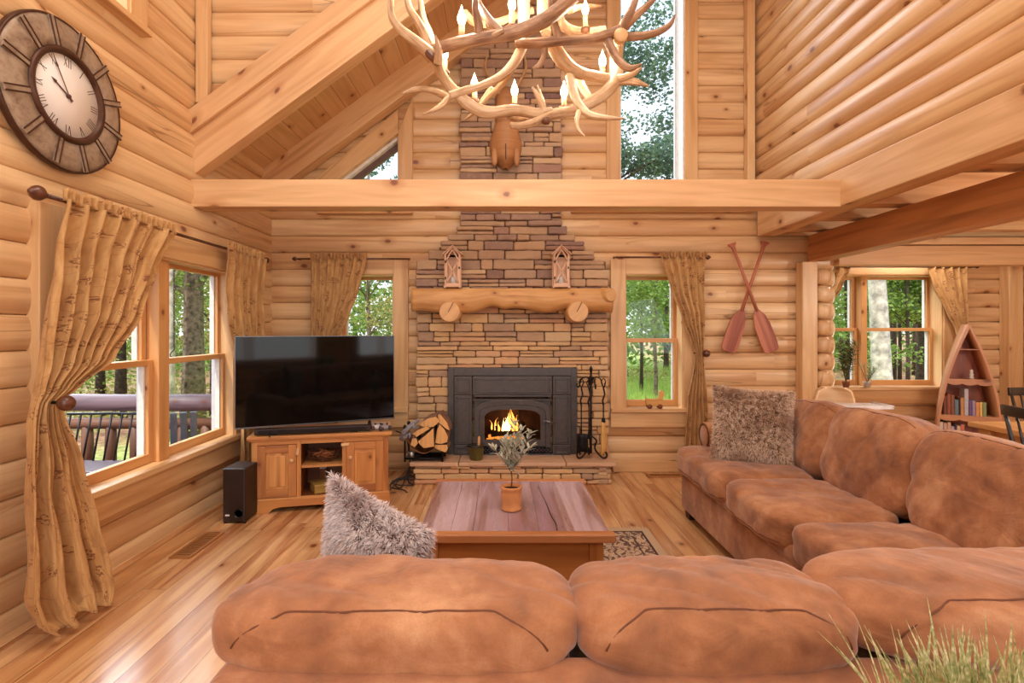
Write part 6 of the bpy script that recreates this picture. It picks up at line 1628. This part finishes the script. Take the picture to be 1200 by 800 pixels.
def tree(label, x, y, r, h, clumps, lmat, bark, sz=.12, lean=0, group=None, branches=3):
    t = thing('tree', label, 'tree', (x, y, GZ - .1), 0, group)
    mb = MB(); p = [(lean * k / 6 * h / 6 + .02 * ro.uniform(-1, 1) * h / 6, .02 * ro.uniform(-1, 1), h * k / 6) for k in range(7)]
    mb.tube(p, [r * 1.25] + [r * (1 - .09 * k) for k in range(1, 7)], 14)
    mb.build('trunk', bark, t)
    if clumps:
        mb = MB()
        for (cx, cy, cz, rx, ry, rz, n) in clumps: leaves(mb, (cx, cy, cz), (rx, ry, rz), n, sz)
        f = mb.build('foliage', lmat, t)
        mb = MB()
        for (cx, cy, cz, rx, ry, rz, n) in clumps[:branches]: mb.tube([(lean * cz / 6, 0, cz * .8), (cx * .5, cy * .5, cz * .92), (cx, cy, cz)], [r * .3, r * .2, r * .06], 6)
        mb.build('branch', bark, t)
    return t
def cl(n, sx, sy, z0, z1, r, k, ox=0):
    return [(ox + ro.uniform(-sx, sx), ro.uniform(-sy, sy), ro.uniform(z0, z1), r * ro.uniform(.7, 1.2), r * ro.uniform(.7, 1.2), r * ro.uniform(.4, .7), k) for _ in range(n)]
def px2(px, Y): return (px - CX) / F * Y
# seen through the double window on the left
tree('broad grey tree trunk in the middle of the right-hand pane of the left window', px2(226, 9.5), 9.5, .19, 9, cl(9, 2.0, 1.2, 2.6, 6, .9, 240), L_G, barkg, .11)
tree('slim pale tree trunk left of the broad trunk outside the left window', px2(198, 9.0), 9.0, .075, 8, cl(6, 1.6, 1.2, 2.8, 6, .8, 200), L_Y, barkw, .10)
tree('dark tree seen at the right edge of the left window beyond the deck', px2(252, 11.5), 11.5, .10, 9, cl(9, 1.6, 1.2, 1.2, 5, .9, 260), L_G, barkd, .12)
tree('tree with a thin dark trunk low in the left pane of the left window', px2(141, 10.5), 10.5, .10, 8, cl(8, 2.0, 1.2, 1.8, 5, .9, 240), L_Y, barkd, .11)
tree('tree with a thin trunk half hidden behind the big curtain outside the left window', px2(118, 11.5), 11.5, .09, 8, cl(8, 2.2, 1.5, 1.2, 5, 1.0, 240), L_G, barkd, .12)
tree('far bushy tree between the trunks outside the left window', px2(180, 15), 15, .15, 9, cl(14, 3.6, 1.5, .6, 6, 1.3, 320), L_G, barkd, .16)
# through the window behind the television and the small gable window
tree('tangled yellowish tree outside the window behind the television', px2(432, 9.5), 9.5, .05, 5, cl(9, .9, .7, 1.6, 3.2, .55, 240), L_Y, barkg, .07, branches=9)
tree('tall tree behind the small sloped gable window', px2(470, 13), 13, .14, 9, cl(26, 1.6, 1.0, 3.0, 8.5, .9, 800, -.6), L_D, barkd, .10)
# through the window right of the fireplace, low part
tree('thin young dark-stemmed tree in the window right of the fireplace', px2(752, 14), 14, .05, 4.2, cl(6, .9, .5, 2.4, 4.2, .7, 240), L_G, barkd, .09)
tree('bright leafy tree filling the upper pane of the window right of the fireplace', px2(768, 12.5), 12.5, .05, 5, cl(26, 1.2, .6, 1.9, 4.6, .6, 260), L_G, barkg, .10)
tree('dark round conifer beyond the grass in the window right of the fireplace', px2(781, 22), 22, .12, 3.6, cl(6, .8, .5, 1.2, 3, .8, 260), L_D, barkd, .14)
# tall window beside the chandelier
tree('tall tree with loose blue-green crown in the high window', px2(690, 15), 15, .14, 12, cl(18, 1.3, .8, 4.2, 7.4, .9, 520, 1.7) + cl(22, 1.3, .8, 7.6, 12.5, .75, 260, 1.7), L_D, barkd, .12, branches=12)
# bay window
tree('big white peeling tree trunk in the bay window', px2(1040, 9.2), 9.2, .17, 7, cl(6, 1.8, 1.0, 4.2, 7, .9, 200), L_G, barkw, .11, lean=-.42)
tree('dark thick tree trunk at the right side of the bay window', px2(1083, 14), 14, .17, 10, cl(22, 2.0, 1.0, 2.0, 5, .7, 260, -.6), L_G, barkd, .12)
tree('thin straight tree trunk in the middle of the right bay pane', px2(1064, 13), 13, .045, 8, cl(14, 1.2, .8, 2.0, 5, .7, 240), L_G, barkd, .11)
tree('second thin tree trunk just left of the thin one in the right bay pane', px2(1054, 15.5), 15.5, .05, 9, cl(10, 1.4, .8, 2.4, 6, .8, 240), L_D, barkd, .12)
tree('brown tree trunk right beside the white trunk, farther back in the bay window', px2(1046, 17), 17, .10, 10, cl(6, 1.6, .8, 3.6, 7, 1, 220), L_G, barkd, .14)
tree('tree with two-toned foliage in the upper left pane of the bay window', px2(993, 12), 12, .06, 8, cl(12, 1.1, .7, 1.2, 5, .75, 300), L_G, barkd, .10)
tree('dim distant trunk between the dark and the thin trunk in the bay window', px2(1074, 21), 21, .11, 10, cl(6, 1.8, .8, 4, 8, 1.1, 220), L_D, barkd, .15)
# distant wall of leaves, undergrowth and grass
mb = MB()
for i in range(430):
    a = ro.uniform(-1.25, 1.15); Y = ro.uniform(21, 30); x = a * Y; z = ro.uniform(-.2, 6.0 if a < -.1 or a > .5 else 4.2)
    leaves(mb, (x, Y, z), (1.9, 1.2, 1.0), 110, .3)
tag(mb.build('treeline', L_G), 'distant green treeline behind all the trees outside', 'foliage', kind='stuff')
mb = MB()
for (x0, x1, y0, y1, k, sz, rz) in ((-13, -5.5, 8, 14, 46, .09, .35), (-2.8, -1.4, 8, 10, 14, .06, .5), (3, 6, 16, 20, 12, .1, .3), (8, 18, 17, 24, 26, .1, .3)):
    for i in range(k): leaves(mb, (ro.uniform(x0, x1), ro.uniform(y0, y1), GZ + rz), (.6, .5, rz), 100, sz)
tag(mb.build('undergrowth', L_Y), 'yellow-green undergrowth on the forest floor outside the windows', 'foliage', kind='stuff')
mb = MB()
for i in range(9000):
    Y = ro.uniform(9, 22); x = px2(ro.uniform(715, 815), Y); h = ro.uniform(.2, .55); a = ro.uniform(0, 6.3); b = V((x, Y, GZ - .05)); w_ = V((math.cos(a), math.sin(a), 0)) * .012
    tp = b + V((ro.gauss(0, .12), ro.gauss(0, .12), h)); i0 = mb.add([b - w_, b + w_, tp]); mb.face([i0, i0 + 1, i0 + 2], [(0, 0), (1, 0), (0, 1)], False)
tag(mb.build('grass', leafm('meadow_grass', [(.3, (120, 150, 60)), (.5, (168, 192, 92)), (.7, (212, 224, 140))], 2.0)), 'bright green meadow grass outside the window right of the fireplace', 'grass', kind='stuff')

# deck with log railing and bench, seen through the left window
dkw = wood('deck_wood', (112, 84, 78), (92, 66, 62), (60, 42, 40), knots=.1, streak=.7, rough=.5)
dlg = wood('railing_log', (128, 84, 62), (104, 66, 48), (66, 40, 30), knots=.3, streak=.8, rough=.55)
mb, _, _ = boards('deck', -6.6, -2.42, -1.0, 5.9, .14, -.30, None); d_ = struct(mb.build('deck_floor', dkw))
mb = MB(); mb.box((-4.5, 2.45, -.37), (4.2, 6.9, .12)); mb.build('deck_frame', dlg, d_)
rl = thing('deck_railing', 'dark log deck railing with round balusters outside the left window', 'railing', (-4.3, 5.55, -.30))
mb = MB(); mb.tube([(-2.3, 0, .92), (-.6, 0, .925), (.6, 0, .92), (1.86, 0, .925)], .095, 16, flat=.9); mb.build('top_rail', wood('rail_log', (130, 104, 112), (104, 80, 90), (70, 50, 58), knots=.2, streak=.8, rough=.5), rl)
mb = MB(); mb.tube([(-2.3, 0, .70), (1.86, 0, .70)], .06, 14); mb.build('middle_rail', dlg, rl)
mb = MB(); mb.tube([(-2.3, 0, .14), (1.86, 0, .14)], .06, 14); mb.build('bottom_rail', dlg, rl)
x = -2.15
while x < 1.8:
    mb = MB(); r = ro.uniform(.05, .062); mb.tube([(x, 0, .15), (x + ro.uniform(-.01, .01), 0, .42), (x, 0, .70)], [r, r * 1.08, r * .95], 12); mb.build('baluster', dlg, rl); x += .255
mb = MB(); mb.tube([(1.8, 0, .0), (1.8, 0, 1.05)], .085, 16); mb.build('post', dlg, rl)
blk = plain('black_steel', (28, 28, 34), .4, .4, .2, 30)
bn = thing('garden_bench', 'black spindle-backed bench on the deck seen through the left pane of the left window', 'bench', (-3.78, 5.0, -.30))
mb = MB(); mb.box((0, -.2, .43), (.86, .42, .03)); mb.build('seat', plain('bench_seat', (96, 82, 92), .45), bn, bevel=.008)
mb = MB(); mb.tube([(-.43, .06, .88), (0, .07, .885), (.43, .06, .88)], .013, 8); mb.build('top_rail', blk, bn)
for i in range(9):
    u = -.40 + .1 * i; mb = MB(); mb.tube([(u - .03, -.01, .44), (u, .06, .88)], .009, 8); mb.build('spindle', blk, bn)
for x in (-.38, .38):
    for y in (-.36, -.02):
        mb = MB(); mb.tube([(x, y, .43), (x * 1.05, y * 1.1, 0)], .018, 8); mb.build('leg', blk, bn)
dc = thing('deck_chair', 'blue grey deck chair standing on the deck outside the right pane of the left window', 'chair', (-2.93, 4.72, -.30), .5)
blu = plain('blue_grey_paint', (86, 96, 112), .4, .2, .2, 20)
mb = MB()
for x in (-.12, -.04, .04, .12): mb.box((x, .16, .66), (.055, .018, .56), rotx(.22))
mb.build('backrest', blu, dc, bevel=.004)
mb = MB()
for y in (-.2, -.12, -.04, .04): mb.box((0, y, .40 + y * -.05), (.36, .06, .018))
mb.build('seat', blu, dc, bevel=.004)
for x in (-.2, .2):
    mb = MB(); mb.box((x, -.04, .60), (.07, .42, .02)); mb.build('armrest', blu, dc, bevel=.004)
    for y in (-.2, .14):
        mb = MB(); mb.box((x, y, .30), (.04, .05, .60)); mb.build('leg', blu, dc, bevel=.003)
hk = thing('hanging_chain', 'thin black chain with a hook hanging outside the left window', 'chain', at(204, 300, 5.0))
mb = MB()
for i in range(34):
    z = -i * .026; a = (i % 2) * PI / 2
    mb.tube([(.007 * math.cos(k) * math.cos(a), .007 * math.cos(k) * math.sin(a), z + .016 * math.sin(k)) for k in [2 * PI * j / 8 for j in range(8)]], .0025, 4, closed=True)
mb.build('links', blk, hk)
mb = MB(); mb.tube(smooth_path([(0, 0, -.875), (0, 0, -.90), (-.03, 0, -.93), (-.035, 0, -.96), (0, 0, -.975), (.03, 0, -.95)], 4), .005, 6); mb.build('hook', blk, hk)
